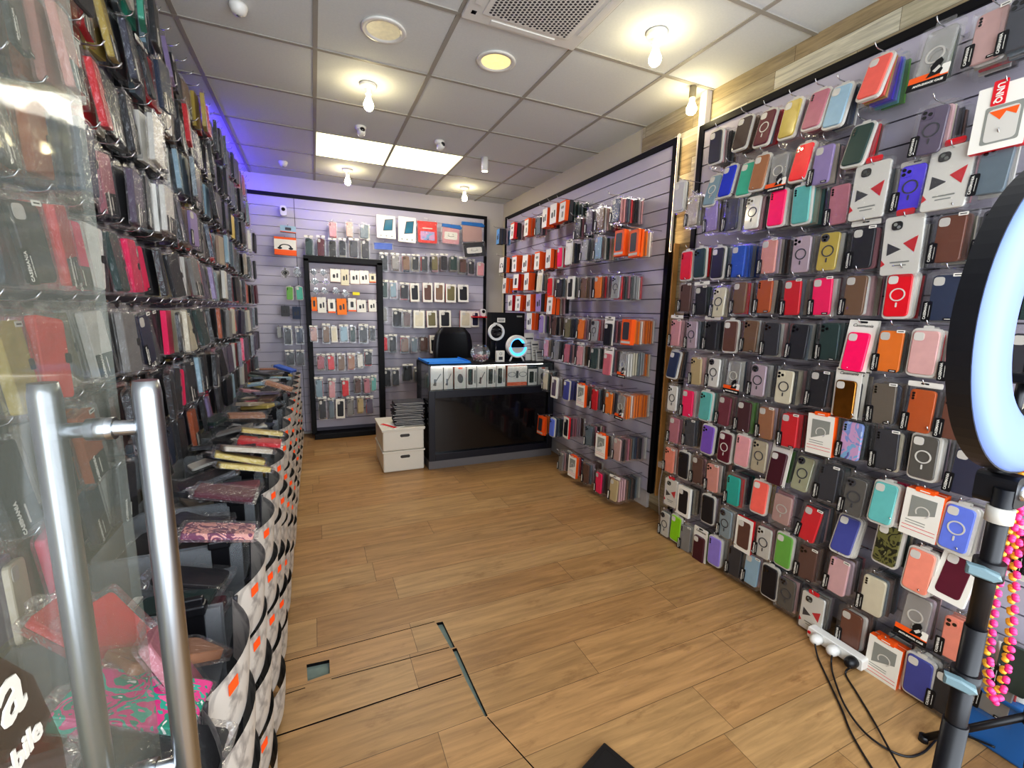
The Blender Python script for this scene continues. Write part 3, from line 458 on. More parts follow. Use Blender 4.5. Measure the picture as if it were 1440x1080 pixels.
ST=[(0.018, 1.783, 0.07, 0.074, 'WT', 'black'), (0.107, 1.783, 0.075, 0.078, 'WT', 'graphite'), (0.022, 1.689, 0.081, 0.075, 'WT', 'dark green'), (0.132, 1.69, 0.082, 0.076, 'WT', 'lilac'), (0.221, 1.762, 0.099, 0.131, 'XB', 'white and orange'), (0.317, 1.748, 0.079, 0.165, 'XB', 'cream'), (0.415, 1.753, 0.092, 0.139, 'XB', 'white and orange'), (0.51, 1.758, 0.094, 0.14, 'XB', 'white and orange'), (0.596, 1.753, 0.068, 0.094, 'XB', 'cream'), (0.031, 1.594, 0.071, 0.069, 'WT', 'black'), (0.111, 1.597, 0.072, 0.07, 'WT', 'charcoal'), (0.224, 1.601, 0.077, 0.074, 'WT', 'graphite'), (0.319, 1.579, 0.079, 0.075, 'WT', 'stone grey'), (0.423, 1.583, 0.071, 0.031, 'TAG', 'yellow'), (0.008, 1.462, 0.051, 0.144, 'XB', 'bright orange'), (0.08, 1.455, 0.082, 0.159, 'XB', 'white and red'), (0.174, 1.445, 0.073, 0.146, 'XB', 'white and red'), (0.274, 1.442, 0.096, 0.169, 'XB', 'orange and purple'), (0.378, 1.463, 0.078, 0.141, 'XB', 'white and red'), (0.472, 1.453, 0.095, 0.13, 'XB', 'white and blue'), (0.585, 1.459, 0.079, 0.128, 'XB', 'white and red'), (-0.011, 1.15, 0.078, 0.158, 'B', 'blush'), (0.11, 1.15, 0.079, 0.197, 'B', 'umber brown'), (0.189, 1.15, 0.06, 0.17, 'V', 'cream'), (0.287, 1.15, 0.092, 0.181, 'B', 'pale blue'), (0.377, 1.15, 0.063, 0.182, 'B', 'dark green'), (0.487, 1.15, 0.098, 0.193, 'B', 'black'), (0.58, 1.15, 0.06, 0.156, 'B', 'charcoal'), (0.045, 0.849, 0.089, 0.164, 'B', 'dusty pink'), (0.145, 0.846, 0.082, 0.175, 'B', 'red'), (0.249, 0.843, 0.084, 0.176, 'B', 'umber brown'), (0.352, 0.847, 0.086, 0.174, 'B', 'copper brown'), (0.441, 0.858, 0.073, 0.163, 'B', 'white'), (0.53, 0.886, 0.093, 0.17, 'B', 'black'), (0.016, 0.571, 0.087, 0.217, 'B', 'greyish blue'), (0.144, 0.555, 0.081, 0.209, 'B', 'pink'), (0.28, 0.558, 0.088, 0.202, 'B', 'red'), (0.41, 0.582, 0.08, 0.187, 'B', 'cocoa brown'), (0.506, 0.578, 0.082, 0.189, 'B', 'dusty pink'), (0.581, 0.595, 0.061, 0.175, 'B', 'teal'), (0.041, 0.341, 0.089, 0.242, 'B', 'black'), (0.13, 0.335, 0.063, 0.222, 'B', 'slate'), (0.221, 0.337, 0.091, 0.216, 'V', 'black'), (0.323, 0.346, 0.078, 0.206, 'B', 'stone grey'), (0.432, 0.36, 0.081, 0.184, 'B', 'sand'), (0.53, 0.347, 0.087, 0.2, 'B', 'smoky purple')]
LB=[(-0.251, 1.772, 0.084, 0.12, 'WT', 'stone grey'), (-0.139, 1.787, 0.078, 0.113, 'WT', 'black'), (-0.22, 1.566, 0.067, 0.143, 'N', 'leaf green'), (-0.128, 1.57, 0.069, 0.144, 'N', 'jade green'), (-0.271, 1.383, 0.077, 0.108, 'XB', 'graphite'), (-0.167, 1.366, 0.078, 0.128, 'XB', 'navy'), (-0.26, 1.124, 0.077, 0.187, 'B', 'black'), (-0.15, 1.124, 0.077, 0.179, 'B', 'navy'), (-0.255, 0.889, 0.085, 0.153, 'B', 'black'), (-0.153, 0.887, 0.079, 0.155, 'B', 'charcoal'), (-0.341, 1.161, 0.042, 0.129, 'B', 'stone grey')]
LH=[(1.828, 2.238, 'red'), (1.978, 2.209, 'gold'), (1.667, 1.963, 'white'), (1.48, 1.924, 'salmon pink'), (1.431, 1.751, 'rust orange'), (1.498, 1.762, 'navy'), (1.507, 1.548, 'hot pink'), (1.432, 1.532, 'red'), (1.67, 1.545, 'white'), (1.32, 1.491, 'coral red'), (2.72, 1.549, 'red'), (2.203, 2.417, 'jade green'), (1.435, 1.333, 'olive'), (1.526, 1.298, 'white'), (2.381, 2.377, 'navy'), (3.104, 2.537, 'gold'), (3.267, 2.562, 'red'), (2.34, 2.202, 'red'), (2.693, 1.803, 'coral red'), (2.189, 1.908, 'white'), (1.673, 1.274, 'stone grey'), (2.003, 1.294, 'pale blue'), (2.409, 1.266, 'cream'), (2.731, 1.28, 'pink'), (2.618, 1.216, 'dark green'), (1.397, 1.103, 'rust orange'), (1.41, 1.174, 'bright orange'), (1.909, 1.099, 'bright orange'), (2.976, 0.898, 'hot pink'), (2.042, 0.933, 'red'), (1.233, 1.226, 'coral red'), (1.309, 1.358, 'pink')]# ================= the room
XR,XL,YB,ZC,Y0=2.25,-.85,5.45,2.765,-.35
def mk(fn,mats,smooth=False,name='m'):
    bm=bmesh.new(); fn(bm); return finish(bm,mats,smooth,name)
def mkbox(a,mats,bev=0): return mk(lambda bm:box(bm,*a,bev=bev),mats)
# floor with the cut hatch in it
def floor_mesh():
    bm=bmesh.new()
    outer=[(XL-.1,Y0-.6),(XR+.1,Y0-.6),(XR+.1,YB+.1),(XL-.1,YB+.1)]
    def line(a,b,w):
        a,b=Vector(a),Vector(b); n=(b-a).normalized(); n=Vector((-n.y,n.x))*w/2
        return [tuple(a-n),tuple(b-n),tuple(b+n),tuple(a+n)]
    holes=[[(.455,1.825),(.485,1.822),(.492,1.648),(.474,1.648)],
           [(-.09,1.782),(-.005,1.775),(-.005,1.700),(-.085,1.692)],
           [(.478,1.640),(.497,1.640),(.502,1.42),(.506,1.285),(.496,1.285),(.482,1.46)],
           line((-.22,1.832),(.450,1.836),.004),line((-.22,1.655),(-.093,1.662),.004),line((.0,1.668),(.468,1.655),.004),
           line((-.22,1.485),(.474,1.497),.006),line((.503,1.28),(.60,.98),.004)]
    loops=[outer]+holes; es=[]; hv=[]
    for lp in loops:
        vs=[bm.verts.new((x,y,0)) for x,y in lp]; hv.append(vs)
        for i in range(len(vs)): es.append(bm.edges.new((vs[i],vs[(i+1)%len(vs)])))
    bmesh.ops.triangle_fill(bm,edges=es,use_beauty=True)
    bmesh.ops.recalc_face_normals(bm,faces=bm.faces)
    for f in bm.faces:
        if f.normal.z<0: f.normal_flip()
    for vs in hv[1:]:
        low=[bm.verts.new((v.co.x,v.co.y,-.014)) for v in vs]; n=len(vs)
        for i in range(n):
            j=(i+1)%n; f=bm.faces.new((vs[i],vs[j],low[j],low[i])); f.material_index=1
        f=bm.faces.new(low); f.material_index=2 if (vs[0].co-vs[2].co).length<.4 and len(vs)>=4 and abs(vs[0].co.x-vs[2].co.x)>.01 and abs(vs[0].co.y-vs[2].co.y)>.02 else 1
    return finish(bm,['floor','frame','subfloor'])
struct('floor',floor_mesh())
struct('ceiling',mkbox((XL-.1,XR+.1,Y0,YB+.1,ZC,ZC+.06),'ceil'))
def grid(bm):
    for i in range(-2,5):
        x=.0668+.6*i
        if XL<x<XR: box(bm,x-.011,x+.011,Y0,YB,ZC-.004,ZC+.001)
    for j in range(-4,7):
        y=2.181+.6*j
        if Y0<y<YB: box(bm,XL,XR,y-.011,y+.011,ZC-.0045,ZC+.001)
M['tbar']=mat('ceiling_bar','aaa59c',.6)
struct('trim_1',mk(grid,'tbar'))
struct('wall_right',mkbox((XR,XR+.1,2.81,YB+.1,0,ZC),'wallwhite'))
struct('trim_2',mkbox((XR-.008,XR+.1,Y0,2.81,0,ZC),'woodwall'))
struct('wall_back',mkbox((XL-.1,XR+.1,YB,YB+.1,0,ZC),'wallgrey'))
struct('wall_left',mkbox((XL-.1,XL,Y0,YB+.1,0,ZC),'wallwhite'))
struct('trim_3',mkbox((XR-.03,XR,2.46,5.2,0,.13),'wallgrey',.003))
# slatwall panels
def slat(bm,L,z0,z1,ph,g=.004):
    """slats in XZ facing -Y, from x 0..L"""
    box(bm,0,L,0,.012,z0,z1,1); z=z0
    zs=[]; k=math.floor((z0-ph)/.1)
    while True:
        a=max(z0,ph+k*.1+g); b=min(z1,ph+(k+1)*.1-g)
        if a>=z1: break
        if b-a>.01: box(bm,0,L,-.012,0,a,b,0)
        k+=1
def slatpanel(name,label,L,z0,z1,loc,rz,frame,ph=.02,seams=()):
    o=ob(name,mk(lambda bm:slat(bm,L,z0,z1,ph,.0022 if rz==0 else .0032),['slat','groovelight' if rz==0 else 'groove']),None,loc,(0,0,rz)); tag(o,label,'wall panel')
    def fr(bm):
        w=.035
        if 't' in frame: box(bm,-.005,L+.005,-.024,.012,z1-.002,z1+w,0,.003)
        if 'l' in frame: box(bm,-w,0.002,-.024,.012,z0,z1+w,0,.003)
        if 'r' in frame: box(bm,L-.002,L+w,-.024,.012,z0,z1+w,0,.003)
    ob('panel_frame',mk(fr,'frame'),o)
    for s in seams: ob('seam',mkbox((s-.003,s+.003,-.0135,-.011,z0,z1),'groove'),o)
    return o
slatpanel('slatwall_panel','pale slatwall panel in a black edge, filled with phone cases, beside the plank wall',1.88,.03,2.53,(2.212,2.18,0),-PI/2,'tl',.03)
mp=slatpanel('slatwall_panel','tall slatwall panel with black frame and lit near edge, right of the counter',2.78,.14,2.53,(2.212,5.21,0),-PI/2,'tlr',.04)
slatpanel('slatwall_panel','back wall slatwall panel with thin black frame behind the counter',2.77,.04,2.545,(-.80,5.40,0),0,'tr',.045,(.66,))
slatpanel('slatwall_panel','slatwall panel of the left wall, hidden behind rows of wallet cases',5.3,.6,2.70,(-.82,.1,0),PI/2,'t',.065)
o=ob('led_strip',mk(lambda bm:(box(bm,2.186,2.196,2.379,2.389,1.85,2.575),box(bm,2.178,2.19,2.37,2.379,1.85,2.575,1)),['ledwhite','tray'])); tag(o,'lit warm white strip down the near edge of the black-framed panel','light strip')
o=ob('edge_board',mk(lambda bm:box(bm,2.198,2.24,2.352,2.362,.14,1.9,0,.002),'edgeglow')); tag(o,'acrylic edge board with painted-in warm strip glow on the near side of the framed panel','board')  # warm base colour stands in for the strip's light on this side face
o=ob('led_strip',mk(lambda bm:(box(bm,-.775,-.763,3.9,5.35,2.715,2.723),box(bm,-.80,-.775,3.9,5.35,2.708,2.73,1)),['ledviolet','whiteplastic'])); tag(o,'violet light strip above the far end of the left wall','light strip')
o=ob('cable_trunking',mk(lambda bm:(box(bm,2.195,2.24,2.185,2.235,2.05,ZC-.002,0,.004),box(bm,2.190,2.2,2.19,2.23,2.2,2.21,1)),['wallgrey','wallwhite'])); tag(o,'vertical off-white cable trunking beside the bulb on the plank wall','trunking')
o=ob('cable_trunking',mk(lambda bm:(box(bm,2.2,2.24,2.20,2.36,.36,.40,0,.003),tube(bm,smoothpath([(2.2,2.3,.37),(2.19,2.31,.2),(2.2,2.3,.02)]),.004)),['wallgrey'])); tag(o,'short beige trunking and cable low on the plank strip','trunking')
# ================= ceiling fittings
def bulb(x,y,label,brown=False):
    if brown:
        r=ob('lamp_holder',mk(lambda bm:lathe(bm,[(.018,0),(.020,-.004),(.020,-.062),(.016,-.066)],20),'brasslike'),None,(x,y,ZC-.001)); zb=-.066
    else:
        r=ob('lamp_holder',mk(lambda bm:lathe(bm,[(.05,0),(.052,-.008),(.046,-.020),(.026,-.026),(.020,-.030),(.020,-.052),(.017,-.056)],24),'whiteplastic'),None,(x,y,ZC-.001)); zb=-.056
    tag(r,label,'light bulb',None)
    ob('bulb',mk(lambda bm:lathe(bm,[(.013,0),(.014,-.018),(.020,-.032),(.029,-.052),(.030,-.064),(.026,-.078),(.016,-.088),(.002,-.092)],18),'bulb',True),r,(0,0,zb))
M['brasslike']=mat('lampholder_brown','8a8068',.5)
bulb(.36,3.05,'glowing bulb in white ceiling holder, left of centre, in front of the light panels')
bulb(.36,4.88,'glowing bulb in white ceiling holder behind the two light panels')
bulb(1.57,4.93,'small glowing bulb in white holder near the back right ceiling corner')
bulb(1.56,1.90,'glowing bulb in white ceiling holder right of the air vent')
bulb(2.10,2.20,'glowing bulb in a brown tube holder by the cable trunking',True)
def downl(x,y,es,label):
    r=ob('downlight',mk(lambda bm:(lathe(bm,[(.078,-.001),(.105,-.001),(.107,-.006),(.100,-.010),(.082,-.009),(.078,-.001)],32)),'whiteplastic'),None,(x,y,ZC)); tag(r,label,'downlight')
    ob('reflector',mk(lambda bm:lathe(bm,[(.080,-.004),(.06,-.0035),(.001,-.003)],32),es),r)
M['downdim']=mat('downlight_dim','d8cfae',.35,emit='fff0c8',es=.22,noise=.35,nscale=40); M['downlit']=mat('downlight_lit','ffe8a8',.35,emit='ffe6a0',es=.7,noise=.35,nscale=40)
downl(.37,2.46,'downdim','round recessed downlight nearest the left wall, dim reflector')
downl(.96,2.47,'downlit','round recessed downlight with lit yellowish reflector below the air vent')
for x,l in ((.367,'square lit ceiling panel, left one of the pair'),(.967,'square lit ceiling panel, right one of the pair')):
    r=ob('ceiling_light_panel',mkbox((x-.288,x+.288,3.981+.012,4.581-.012,ZC-.006,ZC-.001),'panel')); tag(r,l,'ceiling light')
r=ob('spotlight',mk(lambda bm:lathe(bm,[(.03,0),(.03,-.11),(.026,-.112)],20),'whiteplastic'),None,(1.44,3.94,ZC-.001)); tag(r,'white cylinder spotlight hanging from the ceiling right of the light panels','spotlight')
ob('lens',mk(lambda bm:lathe(bm,[(.025,-.1125),(.001,-.114)],20),'bulb'),r)
def cctv(x,y,label,rz):
    r=ob('security_camera',mk(lambda bm:lathe(bm,[(.038,0),(.04,-.01),(.034,-.024),(.02,-.028)],20),'whiteplastic'),None,(x,y,ZC-.001),(0,0,rz)); tag(r,label,'camera')
    b=ob('camera_body',mk(lambda bm:lathe(bm,[(.0,-.03),(.018,-.028),(.028,-.01),(.028,.02),(.02,.034),(.0,.038)],18),'whiteplastic',True),r,(0,-.01,-.045),(math.radians(65),0,0))
    ob('lens',mk(lambda bm:lathe(bm,[(.0,.045),(.012,.043),(.019,.034),(.019,.028)],14),'lens',True),b)
cctv(.38,3.73,'white dome security camera, left one, in front of the light panels',.2); cctv(.98,3.74,'white dome security camera, right one, in front of the light panels',.5)
for x,y,l in ((-.20,4.92,'small white ceiling sensor near the back left corner'),(-.25,2.56,'small white ceiling sensor above the left wall')):
    r=ob('ceiling_sensor',mk(lambda bm:lathe(bm,[(.036,0),(.038,-.012),(.03,-.034),(.015,-.044),(.001,-.046)],20),'whiteplastic'),None,(x,y,ZC-.001)); tag(r,l,'sensor')
    ob('sensor_window',mk(lambda bm:lathe(bm,[(.010,-.0465),(.001,-.048)],10),'grey'),r)
# air vent cassette
r=ob('air_vent',mk(lambda bm:box(bm,.672,1.262,1.586,2.176,ZC-.022,ZC-.001,0,.006),'whiteplastic')); tag(r,'square ceiling air conditioning cassette with perforated grille','air conditioner')
def grille(bm):
    n=22; s=.40/n; x0,y0=.767,1.681; z=ZC-.030
    box(bm,x0-.02,x0+.42,y0-.02,y0+.42,ZC-.028,ZC-.022,0,.003)
    for i in range(n):
        for j in range(n):
            x=x0+(i+.5)*s; y=y0+(j+.5)*s+(s/2 if i%2 else 0)
            vs=[bm.verts.new((x+s*.40*math.cos(a*PI/3),y+s*.40*math.sin(a*PI/3),ZC-.0284)) for a in range(6)]
            f=bm.faces.new(list(reversed(vs))); f.material_index=1
ob('grille',mk(grille,['whiteplastic','darkgrey']),r)
for a in ((.80,1.13,2.125,2.155),(.80,1.13,1.607,1.637)): ob('louver',mkbox((a[0],a[1],a[2],a[3],ZC-.027,ZC-.021),'whiteplastic',.002),r)
for a in ((.693,.723,1.72,2.05),(1.211,1.241,1.72,2.05)): ob('louver',mkbox((a[0],a[1],a[2],a[3],ZC-.027,ZC-.021),'whiteplastic',.002),r)
ob('display_window',mkbox((.70,.722,2.10,2.122,ZC-.0235,ZC-.0215),'lens'),r)
# ================= hanging stock
cases_behind=0
def hookat(loc,rz,label,group,k='hook'):
    h=ob('display_hook',K[k],None,loc,(0,0,rz)); tag(h,label,'hook',group)
BP=['black','charcoal','graphite','stone grey','slate','cocoa brown','dusty pink','red','white','cream','navy','beige','clear pink','silver white','light pink','umber brown','dark green']
SIMCASE=0
# near right wall
IND=0

sec={}
for ri,row in enumerate(NR):
    rn=NUM[ri+1]
    for ci,(y,z,s,c,n,t) in enumerate(row):
        if s=='T' : pass
        noun={'B':'blister-packed phone case','N':'bare phone case in tray','M':'ringed phone case','M2':'tray-packed ringed phone case','C':'orange-banded shock-proof phone case','T':'triangle-print phone case pack','W':'boxed phone case, orange sides','K':'phone case on white card','V':'white-framed phone case pack','U':'boxed case with red logo tag','P':'round bagged case'}[s]
        lab=f'{c} {noun}, {ORD[ci+1]} from far end, row {rn}, near right wall'
        x=2.03 if t<8 else 2.04
        sc=1.0
        if s=='T' and ci in(8,10): sc=1.22
        if (s,c)==('C','pale green'): sc=1.15
        if s=='N' and c=='salmon': pass
        package(s,c,(x,y,z),-PI/2+R.uniform(-.05,.05),t+R.uniform(-1,2),lab,'phone cases on the near right wall',full=True,sx=sc,sz=sc,roll=R.uniform(-2,2) if t<5 else R.uniform(-1,5))
        hookat((2.2,y,min(z+.1,2.5)),-PI/2,f'chrome hook of the {ORD[ci+1]} column from far end, row {rn}, near right wall','hooks on the near right wall')
        pal={'coral':['coral','gold','violet','periwinkle','aqua','leaf green','navy','coral'],'hot pink':['white','white','wine red'],'teal':['aqua','pale green','cream','teal','slate','navy'],'royal blue':['royal blue','royal blue','stone grey','royal blue'],'aqua':['lavender','white','hot pink','pink'],'dark maroon':['leaf green','leaf green','dark green']}.get(c)
        for k in range(1,n):
            cc=pal[(k-1)%len(pal)] if pal and s in'NBK' else R.choice([c]*3+BP)
            ss=s if s in('N','W','K') else ('B' if s!='M2' else 'N')
            dx=.0215 if s!='W' else .027
            px=x+dx*k
            if px>2.185: break
            a=t*max(0,1-k/6); loc=(px,y-R.uniform(-.004,.008),z-R.uniform(-.004,.006)); rz=-PI/2+R.uniform(-.06,.06)
            if k==1 and y<1.15: package(ss,cc,loc,rz,a,f'{cc} packaged case behind the {ORD[ci+1]} front from far end, row {rn}, near right wall','phone cases on the near right wall',full=False)
            else: stuffadd('case',Matrix.Translation(loc)@Matrix.Rotation(rz,4,'Z')@Matrix.Rotation(-math.radians(a),4,'X'),cc)
# columns behind the ring light
for ri in range(12):
    z=[2.33,2.10,1.92,1.715,1.52,1.32,1.11,.92,.72,.53,.32,.12][ri]
    for ci,y in enumerate((.62,.50)):
        if any(abs(y-e[0])<.1 for e in NR[ri]): continue
        c=R.choice(BP)
        package('B',c,(2.03,y,z),-PI/2,2,f'{c} blister-packed case behind the ring light, {["first","second"][ci]} column, row {NUM[ri+1]}','phone cases on the near right wall')
# framed panel
for ri,row in enumerate(MR):
    rn=NUM[ri+1]; X=1.98 if ri<6 else 1.95
    for ci,(y,z,s,c,n) in enumerate(row):
        noun={'B':'blister-packed phone case','N':'bare phone case in tray','M':'ringed phone case pack','C':'orange-banded shock-proof phone case','X':'accessory box','W':'boxed phone case with orange sides','K':'phone case on white card','V':'white-framed phone case pack'}[s]
        isx=s=='X'
        kw=dict(name='accessory_box' if isx else 'phone_case_package',cat='box' if isx else 'phone case')
        yy=max(y,2.49)
        package(s,c,(X,yy,z),-PI/2+R.uniform(-.08,.12),R.uniform(0,4),f'{c.replace(" and ","-and-")} {noun}, {ORD[ci+1]} from far end, row {rn}, framed panel','goods on the framed panel',full='p',**kw)
        hookat((2.2,yy,z+.1),-PI/2,f'chrome hook holding the {ORD[ci+1]} pack from far end, row {rn}, framed panel','hooks on the framed panel','hookl')
        if c=='navy' and ri==0: pal=['clear pink','pink','pink','navy','slate','red','black','black']
        elif c=='orange window': pal=['orange window']*4+['white']
        elif s=='C' and ri==6: pal=['bright orange','white','bright orange','bright orange']
        elif s=='C': pal=['white','stone grey','clear grey','cream','slate','bright orange']
        else: pal=[c,c]+BP
        for k in range(1,max(n,3)+1):
            dx=.022 if not isx else (.04 if c!='orange window' else .022)
            px=X+dx*k
            if px>2.18: break
            cc=pal[k%len(pal)] if c=='navy' or c=='orange window' else R.choice(pal)
            loc=(px,yy+R.uniform(-.006,.006),z+R.uniform(-.006,.006)); rz=-PI/2+R.uniform(-.08,.1)
            if isx and k<=1: package(s if isx or s in'W' else ('B' if R.random()<.6 else 'N'),cc if cc!='orange window' or isx else 'bright orange',loc,rz,2,f'{cc} pack {["","just","two","three","four","five","six","seven","eight","nine","ten","eleven","twelve"][k]} behind the {ORD[ci+1]} front, row {rn}, framed panel','goods on the framed panel',full=False,**kw)
            else: stuffadd('case',Matrix.Translation(loc)@Matrix.Rotation(rz,4,'Z'),cc)
# back wall, rotating stand, narrow column beside it
def wallset(T,Y,where,grp,yo=.0):
    cnt={}
    for i,(x,z,w,h,s,c) in enumerate(T):
        nm={'TB':('boxed_tablet','tablet box'),'BG':('blister_pouch','pouch'),'SM':('smiley_bag','bag'),'SMB':('smiley_bag','bag'),'HB':('headset_box','headset box'),'XB':('accessory_box','box'),'WT':('smart_watch','watch'),'TAG':('price_card','card')}.get(s,('phone_case_package','phone case'))
        noun={'TB':'tablet box with tablet picture','BG':'flat pouch','SM':'bag with smiling face','SMB':'bag with white smiling face','HB':'headset box with orange sides','XB':'small accessory box','WT':'round-packed smart watch','TAG':'price card','B':'blister-packed phone case','N':'bare phone case','V':'phone case in white frame'}[s]
        row=round(z,1)
        key=(s,c,row)
        rowi=sorted({round(q[1]/.27) for q in T},reverse=True).index(round(z/.27))+1
        same=sorted(q[0] for q in T if round(q[1]/.27)==round(z/.27)); pos=same.index(x)+1
        lab=f'{c.replace(chr(32)+"and"+chr(32),"-and-")} {noun}, {ORD[pos]} from left, row {NUM[min(rowi,13)]} of {where}'
        bw,bh={'TB':(.104,.19),'BG':(.112,.196),'SM':(.112,.196),'SMB':(.112,.196),'HB':(.104,.166),'XB':(.104,.166),'N':(.09,.176),'V':(.10,.186)}.get(s,(.104,.186))
        package(s,c,(x,Y-(.04 if z>2.1 and s in('TB','SMB') else 0),z),R.uniform(-.08,.08),R.uniform(0,4),lab,grp,full='p',name=nm[0],cat=nm[1],sx=w/bw,sz=h/bh,lab=False,roll=R.uniform(-2,2) if s!='SMB' else -8)
        if h>.06: hookstuff((x,YB-.06 if where!='the black stand' else Y+.16,z+h*.45),0,'hook')
        if s in 'BV' and h>.1:
            for k in (1,2,3):
                if Y+.03*k<(YB-.07): stuffadd('case',Matrix.Translation((x+R.uniform(-.006,.012),Y+.03*k,z-R.uniform(-.005,.02)))@Matrix.Rotation(R.uniform(-.06,.06),4,'Z')@Matrix.Diagonal((w/bw,1,h/bh,1)),R.choice(BP+[c]*4))
wallset(BW,5.25,'the back wall','goods on the back wall'); wallset(LB,5.25,'the narrow back left column','goods left of the stand')
wallset(ST,5.12,'the black stand','goods on the black stand')
o=ob('webcam',mk(lambda bm:(prism(bm,rr(.06,.10,.02,4),-.02,.02,0),disc(bm,0,.012,.018,-.024,-.02,1)),['whiteplastic','lens']),None,(-.24,5.34,2.40)); tag(o,'white home camera with black lens high on the back left panel','camera')
o=ob('webcam',mk(lambda bm:(prism(bm,rr(.06,.09,.02,4),-.02,.02,0),disc(bm,0,.015,.02,-.024,-.02,1)),['whiteplastic','lens']),None,(1.90,5.20,1.41)); tag(o,'white home camera on the red shelf at the back right','camera')
o=ob('wall_shelf',mkbox((1.76,1.98,5.14,5.39,1.35,1.365),'red',.003)); tag(o,'small dark red shelf carrying the white home camera','shelf')
# the black stand
def st(bm):
    box(bm,-.075,-.025,5.20,5.30,.05,1.93,0,.004); box(bm,.655,.715,5.20,5.30,.05,1.93,0,.004); box(bm,-.075,.715,5.20,5.30,1.90,1.96,0,.004)
    box(bm,-.05,.70,5.14,5.36,.0,.06,0,.006); 
o=ob('display_stand',mk(st,'frame')); tag(o,'tall black display stand in front of the back wall, hung with goods','display stand')
ob('slat_back',mk(lambda bm:[box(bm,-.03,.66,5.285,5.297,.10+.1*k,.192+.1*k) for k in range(18)],'slat'),o); ob('back_board',mkbox((-.03,.66,5.297,5.302,.06,1.93),'groove'),o)
# ---------- left wall of wallet cases
LZ=[2.60,2.385,2.15,1.90,1.665,1.43,1.20,.97]
LP=['black']*13+['charcoal','graphite','navy','midnight navy','stone grey','slate','white','silver white','cream','dark green','cocoa brown','umber brown','maroon','red','hot pink','dusty pink','pale blue','lilac','rust orange','gold','smoky purple','beige','black','charcoal']
cols=[.96+.135*i for i in range(32)]
for ri,hz in enumerate(LZ):
    for ci,y in enumerate(cols):
        yy=y+R.uniform(-.012,.012)+(.03 if ri%2 else 0); z=hz-.118+R.uniform(-.012,.012)
        n=R.choice([3,4,5,5,6]); front=-.50+R.uniform(-.04,.03)
        if ri==7: front-=.04
        hl=[c for (hy,hzz,c) in LH if abs(hy-yy)<.075 and abs(hzz-z)<.125]
        big=ri<=1
        base=R.choice(LP)
        for k in range(n):
            x=front-.032-.038*k
            c=hl[k%len(hl)] if hl and k<2 else (base if R.random()<.35 else R.choice(LP))
            rz=PI/2+R.uniform(-.22,.22); tl=R.uniform(0,7) if k==0 else R.uniform(0,3); rl=R.uniform(-10,10) if k==0 else R.uniform(-3,3)
            ind=(y<3.3 and k==0) or (y<2.05 and k<=2)
            if ind:
                package('L' if R.random()<.8 or hl else 'B',c,(x,yy+R.uniform(-.006,.006),z),rz,tl,f'{c} wallet case in clear bag, {["front","second","third"][k]} on hook {["zero","one","two","three","four","five","six","seven","eight","nine","ten","eleven","twelve","thirteen","fourteen","fifteen","sixteen","seventeen","eighteen"][ci+1]}, row {NUM[ri+1]}, left wall','wallet cases on the left wall',full=(k==0),name='wallet_case_package',cat='wallet case',lab=R.random()<.5,roll=rl)
            else: stuffadd('wallet',Matrix.Translation((x,yy,z))@Matrix.Rotation(rz,4,'Z')@Matrix.Rotation(math.radians(rl),4,'Y'),c,w=.084,h=.172,d=.018,sh=.108,shh=.19)
        if y>2.6: hookstuff((-.808,yy,hz),PI/2,'hookl')
        else: hookat((-.808,yy,hz),PI/2,f'chrome hook, {ORD[ci+1]} from the entrance, row {NUM[ri+1]}, left wall','hooks on the left wall','hookl')
# ---------- stacked bins along the left wall
def bin_front(bm):
    prof=[(.032,.0),(.035,.012),(.038,.04),(.041,.075),(.044,.110),(.048,.145)]
    N=12; P=[]
    for i in range(N+1):
        u=-1+2*i/N; b=.050*(1-abs(u)**2.0)
        P.append([bm.verts.new((u*.146,-(p*.5+b*(.9+.1*min(1,z/.09))),z)) for p,z in prof])
    for i in range(N):
        for j in range(len(prof)-1):
            f=bm.faces.new((P[i][j],P[i+1][j],P[i+1][j+1],P[i][j+1])); f.smooth=True
M['marble2']=M['marble']
k_front=mk(bin_front,'marble'); 
k_body=mk(lambda bm:(box(bm,-.147,-.143,0,.34,.0,.132),box(bm,.143,.147,0,.34,.0,.132),box(bm,-.143,.143,0,.34,.0,.004),box(bm,-.143,.143,.336,.34,.0,.14)),'smoke')
def lipshadowf(bm):  # dark tube standing in for the shadow along the bin's lip
    for s in (-1,):
        tube(bm,smoothpath([(s*.147,.002,.002),(s*.147,-.014,.012),(s*.147,-.020,.05),(s*.147,-.022,.10),(s*.147,-.026,.142)],4),.0055,6)
k_lipshadow=mk(lipshadowf,'darkgrey',True); k_tag=mk(lambda bm:box(bm,-.014,.014,-.0012,0,-.011,.011),'pricetag')
k_clip=mk(lambda bm:(box(bm,-.006,.010,.03,.075,.06,.165,0,.004),box(bm,-.014,.018,.026,.080,.125,.150,0,.005)),'blackplastic')
TN=['bottom','second lowest','middle','second highest','top']
bcols=[.64+.305*i for i in range(15)]
